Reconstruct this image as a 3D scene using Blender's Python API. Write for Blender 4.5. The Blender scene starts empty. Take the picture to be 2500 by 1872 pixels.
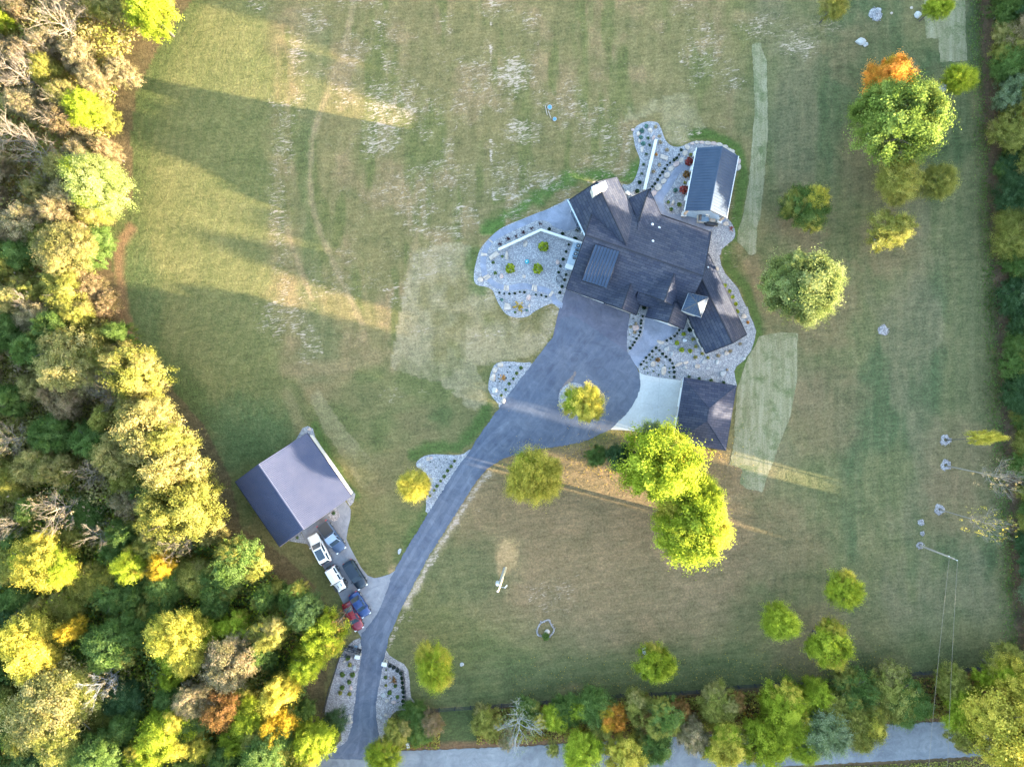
import bpy, bmesh, math, random
import numpy as np
from mathutils import Vector, Matrix

sc = bpy.context.scene
COL = sc.collection
R = math.radians
H = 115.0          # drone height above the lawn, metres
S = 0.0615         # metres of lawn per pixel of the photograph

# ---------------------------------------------------------------- camera, sky, sun, exposure
cam = bpy.data.cameras.new("camera")
cam_ob = bpy.data.objects.new("camera", cam)
COL.objects.link(cam_ob)
cam_ob.location = (0, 0, H)
cam_ob.rotation_euler = (0, 0, 0)
cam.sensor_width = 36.0
cam.lens = 36.0 * H / (2500 * S)
cam.clip_start = 1.0
cam.clip_end = 3000.0
sc.camera = cam_ob

SUN_EL = 7.0
SUN_DIR = Vector((0.966 * math.cos(R(SUN_EL)), -0.259 * math.cos(R(SUN_EL)), math.sin(R(SUN_EL)))).normalized()
world = bpy.data.worlds.new("World")
sc.world = world
world.use_nodes = True
wn = world.node_tree
for n in list(wn.nodes):
    wn.nodes.remove(n)
w_out = wn.nodes.new("ShaderNodeOutputWorld")
w_bg = wn.nodes.new("ShaderNodeBackground")
w_sky = wn.nodes.new("ShaderNodeTexSky")
w_sky.sky_type = 'NISHITA'
w_sky.sun_disc = False
w_sky.sun_elevation = R(SUN_EL)
w_sky.sun_rotation = math.atan2(SUN_DIR.x, SUN_DIR.y)
w_sky.altitude = 200
w_sky.air_density = 1.0
w_sky.dust_density = 1.2
w_sky.ozone_density = 1.2
w_bg.inputs["Strength"].default_value = 0.15
wn.links.new(w_sky.outputs[0], w_bg.inputs[0])
wn.links.new(w_bg.outputs[0], w_out.inputs[0])

sun = bpy.data.lights.new("sun", 'SUN')
sun.energy = 3.2
sun.angle = R(0.5)
sun.color = (1.0, 0.86, 0.62)
sun_ob = bpy.data.objects.new("sun", sun)
COL.objects.link(sun_ob)
sun_ob.location = (120, -30, 60)
sun_ob.rotation_euler = SUN_DIR.to_track_quat('Z', 'Y').to_euler()

sc.view_settings.view_transform = 'Standard'
sc.view_settings.look = 'None'
sc.view_settings.gamma = 1.0
sc.view_settings.use_curve_mapping = False
sc.view_settings.exposure = 4.15
sc.render.engine = 'CYCLES'
sc.cycles.max_bounces = 8
sc.cycles.diffuse_bounces = 5
sc.cycles.transmission_bounces = 5
sc.cycles.glossy_bounces = 2
sc.cycles.transparent_max_bounces = 4
sc.cycles.caustics_reflective = False
sc.cycles.caustics_refractive = False

rnd = random.Random(7)
nr = np.random.default_rng(7)

# ---------------------------------------------------------------- mapping from the survey of the photograph to metres
def P(px, py, z=0.0):
    k = S * (H - z) / H
    return Vector(((px - 1250) * k, (936 - py) * k, z))

def tile(ox, oy, f):
    return lambda x, y, z=0.0: P(ox + x / f, oy + y / f, z)

T1 = tile(1340, 400, 4.246)
T2 = tile(1340, 680, 4.246)
T3 = tile(1130, 480, 5.52)
T4 = tile(1500, 270, 6.133)
T5 = tile(1160, 850, 3.154)
T6 = tile(560, 1020, 4.416)
T7 = tile(720, 1240, 5.173)
T8 = tile(760, 1500, 4.6)
T9 = tile(930, 1050, 3.881)

# ---------------------------------------------------------------- object helpers
def link(o, parent=None):
    COL.objects.link(o)
    if parent is not None:
        o.parent = parent
    return o

def tag(o, label=None, cat=None, group=None, kind=None):
    if label: o["label"] = label
    if cat: o["category"] = cat
    if group: o["group"] = group
    if kind: o["kind"] = kind
    return o

def empty(name, loc=(0, 0, 0), rz=0.0, label=None, cat=None, group=None, parent=None):
    o = bpy.data.objects.new(name, None)
    o.empty_display_size = 0.3
    o.location = loc
    o.rotation_euler = (0, 0, rz)
    link(o, parent)
    return tag(o, label, cat, group)

def put(name, me, parent=None, loc=(0, 0, 0), rz=0.0, scale=None):
    o = bpy.data.objects.new(name, me)
    o.location = loc
    o.rotation_euler = (0, 0, rz)
    if scale is not None:
        o.scale = scale
    return link(o, parent)

class MB:
    """collects polygons, builds one mesh"""
    def __init__(self):
        self.v, self.f, self.mi = [], [], []
    def add(self, vs, fs, mi=0):
        b = len(self.v)
        self.v += [tuple(p) for p in vs]
        self.f += [tuple(b + i for i in f) for f in fs]
        self.mi += [mi] * len(fs)
    def box(self, c, s, rz=0.0, mi=0, taper=1.0):
        hx, hy, hz = s[0] / 2, s[1] / 2, s[2] / 2
        co, si = math.cos(rz), math.sin(rz)
        vs = []
        for dz in (-1, 1):
            k = taper if dz > 0 else 1.0
            for dx, dy in ((-1, -1), (1, -1), (1, 1), (-1, 1)):
                x, y = dx * hx * k, dy * hy * k
                vs.append((c[0] + x * co - y * si, c[1] + x * si + y * co, c[2] + dz * hz))
        self.add(vs, [(3, 2, 1, 0), (4, 5, 6, 7), (0, 1, 5, 4), (1, 2, 6, 5), (2, 3, 7, 6), (3, 0, 4, 7)], mi)
    def tube(self, pts, rads, n=5, mi=0, cap=True):
        pts = [Vector(p) for p in pts]
        rings = []
        for i, p in enumerate(pts):
            d = (pts[min(i + 1, len(pts) - 1)] - pts[max(i - 1, 0)])
            if d.length < 1e-6: d = Vector((0, 0, 1))
            d.normalize()
            a = d.cross(Vector((0, 0, 1)) if abs(d.z) < 0.9 else Vector((1, 0, 0))).normalized()
            b = d.cross(a)
            r = rads[i] if isinstance(rads, (list, tuple)) else rads
            rings.append([p + a * (r * math.cos(2 * math.pi * k / n)) + b * (r * math.sin(2 * math.pi * k / n)) for k in range(n)])
        vs = [q for rg in rings for q in rg]
        fs = []
        for i in range(len(rings) - 1):
            for k in range(n):
                fs.append((i * n + k, i * n + (k + 1) % n, (i + 1) * n + (k + 1) % n, (i + 1) * n + k))
        if cap:
            fs.append(tuple(range(n - 1, -1, -1)))
            fs.append(tuple((len(rings) - 1) * n + k for k in range(n)))
        self.add(vs, fs, mi)
    def prism(self, poly, z0, z1, mi=0):
        n = len(poly)
        ar = sum(poly[i][0] * poly[(i + 1) % n][1] - poly[(i + 1) % n][0] * poly[i][1] for i in range(n))
        if ar < 0: poly = poly[::-1]
        vs = [(p[0], p[1], z0) for p in poly] + [(p[0], p[1], z1) for p in poly]
        fs = [tuple(range(n - 1, -1, -1)), tuple(range(n, 2 * n))]
        fs += [(i, (i + 1) % n, n + (i + 1) % n, n + i) for i in range(n)]
        self.add(vs, fs, mi)
    def mesh(self, name, mats, smooth=False):
        me = bpy.data.meshes.new(name)
        me.from_pydata(self.v, [], self.f)
        for m in (mats if isinstance(mats, (list, tuple)) else [mats]):
            me.materials.append(m)
        if len(set(self.mi)) > 1:
            me.polygons.foreach_set("material_index", self.mi)
        if smooth:
            me.polygons.foreach_set("use_smooth", [True] * len(me.polygons))
        me.update()
        return me
    def build(self, name, mats, parent=None, smooth=False):
        return put(name, self.mesh(name, mats, smooth), parent)

def cat_rom(pts, n=4, closed=True):
    pts = [Vector((p[0], p[1], 0)) for p in pts]
    out = []
    m = len(pts)
    rng = range(m) if closed else range(m - 1)
    for i in rng:
        if closed:
            p0, p1, p2, p3 = pts[i - 1], pts[i], pts[(i + 1) % m], pts[(i + 2) % m]
        else:
            p0, p1, p2, p3 = pts[max(i - 1, 0)], pts[i], pts[i + 1], pts[min(i + 2, m - 1)]
        for k in range(n):
            t = k / n
            out.append(0.5 * ((2 * p1) + (p2 - p0) * t + (2 * p0 - 5 * p1 + 4 * p2 - p3) * t * t + (3 * p1 - p0 - 3 * p2 + p3) * t ** 3))
    if not closed: out.append(pts[-1])
    return out

def slab(name, poly, z1, mat, parent=None, thick=0.06, smooth=0):
    if smooth: poly = cat_rom(poly, smooth)
    m = MB()
    m.prism([(p[0], p[1]) for p in poly], z1 - thick, z1)
    return m.build(name, mat, parent)

def shell(name, faces, th, mat, parent=None):
    """roof planes: given polygons on top, a copy th below, closed round the rim"""
    idx, vs, fs = {}, [], []
    for f in faces:
        r = []
        for p in f:
            k = (round(p[0], 2), round(p[1], 2), round(p[2], 2))
            if k not in idx:
                idx[k] = len(vs); vs.append(tuple(p))
            r.append(idx[k])
        a = Vector((0, 0, 0))
        for i in range(len(r)):
            a += Vector(vs[r[i]]).cross(Vector(vs[r[(i + 1) % len(r)]]))
        if a.z < 0: r = r[::-1]
        fs.append(tuple(r))
    n = len(vs)
    low = [(x, y, z - th) for x, y, z in vs]
    edges = {}
    for f in fs:
        for i in range(len(f)):
            edges[(f[i], f[(i + 1) % len(f)])] = 1
    m = MB()
    m.v = vs + low
    m.f = list(fs) + [tuple(n + i for i in f[::-1]) for f in fs]
    for (a, b) in edges:
        if (b, a) not in edges:
            m.f.append((a, n + a, n + b, b))
    m.mi = [0] * len(m.f)
    return m.build(name, mat, parent)

def walls(name, outline, mat, parent, d=0.45, z0=0.0, lift=0.12):
    c = sum((Vector((p[0], p[1], 0)) for p in outline), Vector()) / len(outline)
    top = []
    for p in outline:
        q = Vector((p[0], p[1], 0)); v = (c - q)
        q = q + v.normalized() * min(d * 1.3, v.length * 0.5)
        top.append((q.x, q.y, p[2] - 0.2 + lift))
    m = MB(); n = len(top)
    m.add([(x, y, z0) for x, y, z in top] + top, [(i, (i + 1) % n, n + (i + 1) % n, n + i) for i in range(n)])
    return m.build(name, mat, parent)

# ---------------------------------------------------------------- materials
def nodes(name):
    m = bpy.data.materials.new(name)
    m.use_nodes = True
    nt = m.node_tree
    for n in list(nt.nodes): nt.nodes.remove(n)
    out = nt.nodes.new("ShaderNodeOutputMaterial")
    return m, nt, out

def N(nt, typ, **kw):
    n = nt.nodes.new(typ)
    for k, v in kw.items():
        if k in n.inputs: n.inputs[k].default_value = v
        else: setattr(n, k, v)
    return n

def rgba(c): return (c[0], c[1], c[2], 1.0)

def ramp(nt, fac, stops):
    r = nt.nodes.new("ShaderNodeValToRGB")
    e = r.color_ramp.elements
    while len(e) < len(stops): e.new(0.5)
    for i, (p, c) in enumerate(stops):
        e[i].position = p; e[i].color = rgba(c)
    nt.links.new(fac, r.inputs[0])
    return r.outputs[0]

def coord(nt, scale=(1, 1, 1), rz=0.0):
    g = nt.nodes.new("ShaderNodeNewGeometry")
    src = g.outputs["Position"]
    for key, val in (("Rotation", (0, 0, rz)), ("Scale", scale)):      # turn first, stretch afterwards
        mp = nt.nodes.new("ShaderNodeMapping")
        mp.inputs[key].default_value = val
        nt.links.new(src, mp.inputs[0]); src = mp.outputs[0]
    return src

def noise(nt, vec, scale, detail=4, rough=0.6, dist=0.0):
    n = N(nt, "ShaderNodeTexNoise")
    n.inputs["Scale"].default_value = scale
    n.inputs["Detail"].default_value = detail
    n.inputs["Roughness"].default_value = rough
    n.inputs["Distortion"].default_value = dist
    if vec is not None: nt.links.new(vec, n.inputs["Vector"])
    return n.outputs["Fac"]

def mixc(nt, fac, a, b, mode='MIX'):
    m = nt.nodes.new("ShaderNodeMix"); m.data_type = 'RGBA'; m.blend_type = mode
    for s, v in ((0, fac), (6, a), (7, b)):
        if hasattr(v, "node"): nt.links.new(v, m.inputs[s])
        elif s == 0: m.inputs[0].default_value = v
        else: m.inputs[s].default_value = rgba(v)
    return m.outputs[2]

def bump(nt, h, strength, dist=0.05):
    b = nt.nodes.new("ShaderNodeBump")
    b.inputs["Strength"].default_value = strength
    b.inputs["Distance"].default_value = dist
    nt.links.new(h, b.inputs["Height"])
    return b.outputs[0]

def bsdf(nt, out, col, rough=0.8, metal=0.0, nrm=None, spec=0.3):
    p = nt.nodes.new("ShaderNodeBsdfPrincipled")
    if hasattr(col, "node"): nt.links.new(col, p.inputs["Base Color"])
    else: p.inputs["Base Color"].default_value = rgba(col)
    p.inputs["Roughness"].default_value = rough
    p.inputs["Metallic"].default_value = metal
    p.inputs["Specular IOR Level"].default_value = spec
    if nrm is not None: nt.links.new(nrm, p.inputs["Normal"])
    nt.links.new(p.outputs[0], out.inputs[0])
    return p

def speckle(name, stops, scale, rough=0.85, big=0.0, bigscale=0.2, bmp=0.0, stretch=(1, 1, 1), rz=0.0, metal=0.0, spec=0.3, detail=5):
    m, nt, out = nodes(name)
    v = coord(nt, stretch, rz)
    f = noise(nt, v, scale, detail, 0.65)
    c = ramp(nt, f, stops)
    if big:
        g = noise(nt, coord(nt), bigscale, 4, 0.6, 0.5)
        c = mixc(nt, big, c, ramp(nt, g, [(0.3, (0.15, 0.15, 0.15)), (0.5, (0.5, 0.5, 0.5)), (0.7, (0.9, 0.9, 0.9))]), 'OVERLAY')
    nrm = bump(nt, f, bmp) if bmp else None
    bsdf(nt, out, c, rough, metal, nrm, spec)
    return m

def plain(name, col, rough=0.6, metal=0.0, spec=0.4, var=0.12):
    m, nt, out = nodes(name)
    f = noise(nt, coord(nt), 3.0, 4)
    c = ramp(nt, f, [(0.3, tuple(x * (1 - var) for x in col)), (0.7, tuple(min(1, x * (1 + var)) for x in col))])
    bsdf(nt, out, c, rough, metal, None, spec)
    return m

def foliage(trans=0.5):
    """one leaf material for all plants: the leaf colour is the object's own colour, varied leaf by leaf"""
    m, nt, out = nodes("foliage")
    at = N(nt, "ShaderNodeAttribute"); at.attribute_name = "v"
    oi = nt.nodes.new("ShaderNodeObjectInfo")
    f = ramp(nt, at.outputs["Fac"], [(0.1, (0.52, 0.58, 0.50)), (0.55, (1, 1, 1)), (0.95, (1.0, 1.0, 1.0))])
    col = mixc(nt, 1.0, oi.outputs["Color"], f, 'MULTIPLY')
    hi = N(nt, "ShaderNodeMapRange"); hi.inputs["From Min"].default_value = 0.55; hi.inputs["From Max"].default_value = 1.0
    nt.links.new(at.outputs["Fac"], hi.inputs["Value"])
    up = nt.nodes.new("ShaderNodeVectorMath"); up.operation = 'MULTIPLY'; up.inputs[1].default_value = (1.5, 1.36, 1.75)
    nt.links.new(col, up.inputs[0])
    col = mixc(nt, hi.outputs[0], col, up.outputs[0])
    br = N(nt, "ShaderNodeMapRange"); br.inputs["To Min"].default_value = 0.82; br.inputs["To Max"].default_value = 1.18
    nt.links.new(oi.outputs["Random"], br.inputs["Value"])
    mul = nt.nodes.new("ShaderNodeVectorMath"); mul.operation = 'SCALE'
    nt.links.new(col, mul.inputs[0]); nt.links.new(br.outputs[0], mul.inputs["Scale"])
    d = nt.nodes.new("ShaderNodeBsdfDiffuse"); t = nt.nodes.new("ShaderNodeBsdfTranslucent")
    mx = nt.nodes.new("ShaderNodeMixShader"); mx.inputs[0].default_value = trans
    nt.links.new(mul.outputs[0], d.inputs[0]); nt.links.new(mul.outputs[0], t.inputs[0])
    nt.links.new(d.outputs[0], mx.inputs[1]); nt.links.new(t.outputs[0], mx.inputs[2])
    nt.links.new(mx.outputs[0], out.inputs[0])
    return m
FOLIAGE = foliage()
def leafmat(name, a, b, c, trans=0.5):
    return b

LEAF = {
    'lime':   leafmat("lime_leaves", (0.14, 0.19, 0.02), (0.27, 0.32, 0.03), (0.42, 0.43, 0.06)),
    'yellow': leafmat("yellow_leaves", (0.24, 0.21, 0.03), (0.44, 0.38, 0.06), (0.58, 0.50, 0.13)),
    'gold':   leafmat("golden_leaves", (0.24, 0.17, 0.02), (0.42, 0.29, 0.03), (0.52, 0.38, 0.06)),
    'pale':   leafmat("pale_leaves", (0.16, 0.13, 0.065), (0.27, 0.22, 0.11), (0.38, 0.31, 0.16)),
    'olive':  leafmat("olive_leaves", (0.14, 0.145, 0.03), (0.26, 0.25, 0.055), (0.42, 0.37, 0.09)),
    'green':  leafmat("green_leaves", (0.06, 0.10, 0.026), (0.11, 0.165, 0.04), (0.20, 0.24, 0.055)),
    'deep':   leafmat("deep_green_leaves", (0.035, 0.07, 0.028), (0.065, 0.11, 0.04), (0.12, 0.16, 0.05)),
    'sage':   leafmat("sage_leaves", (0.09, 0.13, 0.06), (0.17, 0.21, 0.10), (0.30, 0.32, 0.16)),
    'pine':   leafmat("pine_needles", (0.07, 0.12, 0.03), (0.155, 0.205, 0.042), (0.28, 0.31, 0.07)),
    'cream':  leafmat("cream_yellow_leaves", (0.17, 0.15, 0.045), (0.28, 0.245, 0.08), (0.40, 0.34, 0.13)),
    'palepine': leafmat("pale_pine_needles", (0.11, 0.15, 0.045), (0.21, 0.245, 0.075), (0.35, 0.35, 0.12)),
    'orange': leafmat("orange_leaves", (0.32, 0.15, 0.02), (0.52, 0.24, 0.04), (0.60, 0.32, 0.08)),
    'rust':   leafmat("rust_leaves", (0.13, 0.07, 0.025), (0.22, 0.12, 0.04), (0.34, 0.20, 0.07)),
    'brown':  leafmat("tan_leaves", (0.14, 0.105, 0.05), (0.24, 0.18, 0.09), (0.35, 0.27, 0.14)),
    'red':    leafmat("red_leaves", (0.10, 0.02, 0.02), (0.22, 0.05, 0.04), (0.36, 0.12, 0.08)),
    'burgundy': leafmat("burgundy_leaves", (0.02, 0.008, 0.012), (0.05, 0.015, 0.02), (0.09, 0.03, 0.03)),
    'teal':   leafmat("blue_green_needles", (0.05, 0.13, 0.10), (0.10, 0.20, 0.15), (0.18, 0.28, 0.21)),
    'box':    leafmat("boxwood_leaves", (0.006, 0.022, 0.010), (0.012, 0.036, 0.014), (0.03, 0.07, 0.02), 0.2),
    'straw':  leafmat("straw_blades", (0.25, 0.19, 0.10), (0.38, 0.30, 0.17), (0.50, 0.42, 0.26)),
}
M = {}
M['bark'] = speckle("bark", [(0.3, (0.035, 0.03, 0.025)), (0.7, (0.085, 0.072, 0.06))], 9.0, bmp=0.4)
M['palebark'] = speckle("pale_bark", [(0.3, (0.11, 0.09, 0.07)), (0.7, (0.20, 0.165, 0.13))], 6.0)
M['greybark'] = speckle("grey_bark", [(0.3, (0.15, 0.15, 0.15)), (0.7, (0.27, 0.265, 0.26))], 6.0)
M['asphalt'] = None
# ---------------------------------------------------------------- surface materials
def asphalt(name, dark, light, streak_rz, streak):
    m, nt, out = nodes(name)
    fine = noise(nt, coord(nt), 14.0, 5, 0.7)
    big = noise(nt, coord(nt), 0.16, 5, 0.62, 1.2)
    st = noise(nt, coord(nt, (0.06, 0.8, 1), streak_rz), 1.3, 7, 0.68, 0.8)
    c = ramp(nt, big, [(0.35, dark), (0.65, tuple((a + b) / 2 for a, b in zip(dark, light)))])
    sm = N(nt, "ShaderNodeMapRange"); sm.inputs["From Min"].default_value = 0.50; sm.inputs["From Max"].default_value = 0.78
    sm.inputs["To Max"].default_value = streak
    nt.links.new(st, sm.inputs["Value"])
    c = mixc(nt, sm.outputs[0], c, light)
    blot = noise(nt, coord(nt), 0.55, 6, 0.7, 1.5)
    c = mixc(nt, 0.5, c, ramp(nt, blot, [(0.34, (0.3, 0.3, 0.32)), (0.66, (0.70, 0.70, 0.68))]), 'OVERLAY')
    c = mixc(nt, 0.35, c, ramp(nt, fine, [(0.3, (0.3, 0.3, 0.3)), (0.7, (0.7, 0.7, 0.7))]), 'OVERLAY')
    bsdf(nt, out, c, 0.82, 0, bump(nt, fine, 0.15, 0.02), 0.25)
    return m

M['asphalt'] = asphalt("driveway_asphalt", (0.052, 0.061, 0.088), (0.115, 0.120, 0.142), R(-54), 0.6)
M['pad'] = asphalt("old_asphalt", (0.145, 0.143, 0.158), (0.23, 0.222, 0.228), R(-60), 0.4)
M['road'] = asphalt("road_asphalt", (0.115, 0.118, 0.126), (0.19, 0.188, 0.190), R(-3), 0.5)
M['apron'] = asphalt("stamped_concrete", (0.056, 0.058, 0.084), (0.105, 0.102, 0.122), R(20), 0.35)
M['paving'] = speckle("blue_grey_paving", [(0.3, (0.125, 0.135, 0.175)), (0.7, (0.175, 0.185, 0.225))], 7.0, big=0.35, bigscale=0.5, bmp=0.1)
M['concrete'] = speckle("pale_concrete", [(0.25, (0.30, 0.292, 0.275)), (0.75, (0.37, 0.36, 0.34))], 3.0, big=0.12, bigscale=0.35)
M['slabconcrete'] = speckle("grey_concrete", [(0.3, (0.26, 0.30, 0.35)), (0.7, (0.33, 0.37, 0.41))], 4.0, big=0.2, bigscale=0.4)

def gravel(name, lo, mid, hi, sc_=7.5):
    m, nt, out = nodes(name)
    v = N(nt, "ShaderNodeTexVoronoi"); v.inputs["Scale"].default_value = sc_
    nt.links.new(coord(nt), v.inputs["Vector"])
    sep = nt.nodes.new("ShaderNodeSeparateColor"); nt.links.new(v.outputs["Color"], sep.inputs[0])
    c = ramp(nt, sep.outputs[0], [(0.05, lo), (0.5, mid), (0.95, hi)])
    edge = ramp(nt, v.outputs["Distance"], [(0.3, (1, 1, 1)), (0.8, (0.62, 0.62, 0.62))])
    c = mixc(nt, 0.8, c, edge, 'MULTIPLY')
    g = noise(nt, coord(nt), 0.45, 4, 0.6)
    c = mixc(nt, 0.25, c, ramp(nt, g, [(0.3, (0.3, 0.3, 0.3)), (0.7, (0.75, 0.75, 0.75))]), 'OVERLAY')
    bsdf(nt, out, c, 0.85, 0, bump(nt, v.outputs["Distance"], 0.5, 0.05), 0.25)
    return m
M['gravel'] = gravel("river_gravel", (0.15, 0.147, 0.160), (0.215, 0.208, 0.215), (0.31, 0.295, 0.295))
M['pinkgravel'] = gravel("pinkish_gravel", (0.16, 0.14, 0.14), (0.24, 0.21, 0.205), (0.34, 0.30, 0.29))

def shingles(name, a, b, rz):
    m, nt, out = nodes(name)
    br = N(nt, "ShaderNodeTexBrick")
    br.inputs["Scale"].default_value = 1.0
    br.inputs["Brick Width"].default_value = 0.9; br.inputs["Row Height"].default_value = 0.36
    br.inputs["Mortar Size"].default_value = 0.02
    br.inputs["Color1"].default_value = rgba(a); br.inputs["Color2"].default_value = rgba(b)
    br.inputs["Mortar"].default_value = rgba(tuple(x * 0.45 for x in a))
    nt.links.new(coord(nt, (1, 1, 1), rz), br.inputs["Vector"])
    g = noise(nt, coord(nt), 0.35, 5, 0.65, 0.8)
    c = mixc(nt, 0.28, br.outputs["Color"], ramp(nt, g, [(0.3, (0.28, 0.28, 0.28)), (0.7, (0.72, 0.72, 0.72))]), 'OVERLAY')
    bsdf(nt, out, c, 0.75, 0, bump(nt, br.outputs["Fac"], -0.3, 0.03), 0.08)
    return m
M['shingle'] = shingles("charcoal_shingles", (0.025, 0.029, 0.047), (0.043, 0.046, 0.062), R(19.3))
M['shingle_wing'] = shingles("charcoal_shingles_wing", (0.025, 0.029, 0.047), (0.043, 0.046, 0.062), R(64.5))
M['shingle_garage'] = shingles("brown_shingles", (0.025, 0.028, 0.046), (0.044, 0.045, 0.062), R(8.8))

def metal(name, a, b, rough=0.45):
    m, nt, out = nodes(name)
    g = noise(nt, coord(nt), 0.6, 4, 0.6)
    c = ramp(nt, g, [(0.3, a), (0.7, b)])
    bsdf(nt, out, c, rough + .12, 0.0, None, 0.12)
    return m
M['darkmetal'] = metal("dark_bronze_metal", (0.024, 0.040, 0.070), (0.036, 0.052, 0.084))
M['barnmetal'] = metal("grey_ribbed_metal", (0.042, 0.049, 0.084), (0.057, 0.060, 0.094), 0.5)
M['seam'] = plain("seam_metal", (0.04, 0.042, 0.05), 0.45, 0.2)
M['black'] = plain("black_iron", (0.012, 0.014, 0.02), 0.5)
M['white'] = plain("white_trim", (0.46, 0.45, 0.44), 0.5, var=0.05)
M['whitewall'] = plain("white_masonry", (0.50, 0.49, 0.48), 0.7)
M['stonewall'] = speckle("stone_wall", [(0.3, (0.22, 0.19, 0.16)), (0.7, (0.42, 0.38, 0.34))], 3.0, bmp=0.4)
M['stucco'] = speckle("greige_wall", [(0.3, (0.30, 0.28, 0.26)), (0.7, (0.40, 0.38, 0.36))], 5.0)
M['fascia'] = plain("dark_fascia", (0.02, 0.022, 0.03), 0.85, spec=0.1)
M['glass'] = plain("window_glass", (0.02, 0.035, 0.055), 0.08, 0, 0.6)
M['stone'] = speckle("sandstone", [(0.3, (0.22, 0.18, 0.15)), (0.5, (0.31, 0.255, 0.21)), (0.7, (0.40, 0.335, 0.28))], 2.2, bmp=0.3)
M['pinkstone'] = speckle("pink_sandstone", [(0.3, (0.26, 0.18, 0.155)), (0.7, (0.38, 0.285, 0.25))], 2.2, bmp=0.3)
M['greystone'] = speckle("grey_stone", [(0.3, (0.20, 0.195, 0.19)), (0.7, (0.32, 0.315, 0.305))], 2.2, bmp=0.3)
M['mat'] = None
M['wood'] = speckle("weathered_wood", [(0.3, (0.16, 0.13, 0.11)), (0.7, (0.28, 0.24, 0.20))], 4.0, stretch=(1, 1, 0.2))
M['yellowwood'] = speckle("fresh_wood_pole", [(0.3, (0.42, 0.33, 0.20)), (0.7, (0.58, 0.48, 0.32))], 4.0)
M['galv'] = plain("galvanised_steel", (0.27, 0.28, 0.30), 0.6, 0.1)
M['smear'] = speckle("clay_smear", [(0.35, (0.10, 0.085, 0.085)), (0.65, (0.17, 0.125, 0.11))], 2.0, rough=0.9)
M['track'] = asphalt("worn_asphalt", (0.066, 0.075, 0.104), (0.13, 0.135, 0.158), R(-54), 0.5)
M['blueplastic'] = plain("blue_plastic", (0.05, 0.17, 0.30), 0.4)
M['tealplastic'] = plain("teal_plastic", (0.01, 0.20, 0.24), 0.4)
M['acgrey'] = plain("grey_blue_sheet_metal", (0.13, 0.20, 0.28), 0.5, 0.2)
M['tyre'] = plain("tyre_rubber", (0.015, 0.015, 0.017), 0.8)
M['rim'] = plain("alloy_rim", (0.35, 0.36, 0.38), 0.35, 0.6)
M['lampred'] = plain("red_lens", (0.35, 0.02, 0.02), 0.3)
M['lampclear'] = plain("clear_lens", (0.6, 0.62, 0.65), 0.2)
M['plastic'] = plain("black_plastic", (0.02, 0.02, 0.022), 0.6)

def matmat():
    m, nt, out = nodes("straw_erosion_blanket")
    st = noise(nt, coord(nt, (1.6, 0.12, 1)), 1.0, 5, 0.6, 0.4)
    fine = noise(nt, coord(nt), 5.0, 5, 0.7)
    gr = noise(nt, coord(nt), 0.5, 6, 0.7, 0.5)
    c = ramp(nt, st, [(0.3, (0.135, 0.12, 0.062)), (0.6, (0.195, 0.17, 0.10)), (0.8, (0.24, 0.21, 0.135))])
    k = ramp(nt, gr, [(0.48, (0, 0, 0)), (0.66, (1, 1, 1))])
    sp = nt.nodes.new("ShaderNodeSeparateColor"); nt.links.new(k, sp.inputs[0])
    c = mixc(nt, sp.outputs[0], c, (0.092, 0.10, 0.042))
    c = mixc(nt, 0.7, c, ramp(nt, fine, [(0.3, (0.25, 0.25, 0.25)), (0.7, (0.75, 0.75, 0.75))]), 'OVERLAY')
    bsdf(nt, out, c, 0.95, 0, bump(nt, fine, 0.5, 0.05), 0.1)
    return m
M['mat'] = matmat()

# ---------------------------------------------------------------- lawn: one sheet, coloured by where grass, dry turf, straw and bare soil lie
def vnoise(x, y, seed):
    rs = np.random.default_rng(seed); tab = rs.random((256, 256))
    xi = np.floor(x).astype(int); yi = np.floor(y).astype(int)
    fx = x - xi; fy = y - yi
    fx = fx * fx * (3 - 2 * fx); fy = fy * fy * (3 - 2 * fy)
    a = tab[xi % 256, yi % 256]; b = tab[(xi + 1) % 256, yi % 256]
    c = tab[xi % 256, (yi + 1) % 256]; d = tab[(xi + 1) % 256, (yi + 1) % 256]
    return (a * (1 - fx) + b * fx) * (1 - fy) + (c * (1 - fx) + d * fx) * fy

def fbm(x, y, scale, seed, oct_=4):
    r = np.zeros_like(x); amp, tot = 1.0, 0.0
    for o in range(oct_):
        r += amp * vnoise(x / scale * 2 ** o + 17.3 * o, y / scale * 2 ** o + 5.1 * o, seed + o); tot += amp; amp *= 0.55
    return r / tot

STEP = 6.5
xs = np.concatenate([[-7000, -4000, -2500, -1500, -900], np.arange(-420, 2921, STEP), [3400, 4000, 5000, 6500, 9500]])
ys = np.concatenate([[-7000, -4000, -2500, -1500, -800], np.arange(-360, 2231, STEP), [2700, 3400, 4500, 6000, 9000]])
GX, GY = np.meshgrid(xs, ys, indexing='ij')

def sstep(a, b, x):
    t = np.clip((x - a) / (b - a), 0, 1)
    return t * t * (3 - 2 * t)

def inpoly(poly):
    ins = np.zeros(GX.shape, bool)
    n = len(poly)
    for i in range(n):
        x1, y1 = poly[i]; x2, y2 = poly[(i + 1) % n]
        c = ((y1 > GY) != (y2 > GY))
        with np.errstate(divide='ignore', invalid='ignore'):
            xi = (x2 - x1) * (GY - y1) / (y2 - y1 + 1e-9) + x1
        ins ^= c & (GX < xi)
    return ins

def linedist(pts):
    d = np.full(GX.shape, 1e9)
    for (x1, y1), (x2, y2) in zip(pts[:-1], pts[1:]):
        dx, dy = x2 - x1, y2 - y1
        t = np.clip(((GX - x1) * dx + (GY - y1) * dy) / (dx * dx + dy * dy), 0, 1)
        d = np.minimum(d, np.hypot(GX - x1 - t * dx, GY - y1 - t * dy))
    return d

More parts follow.
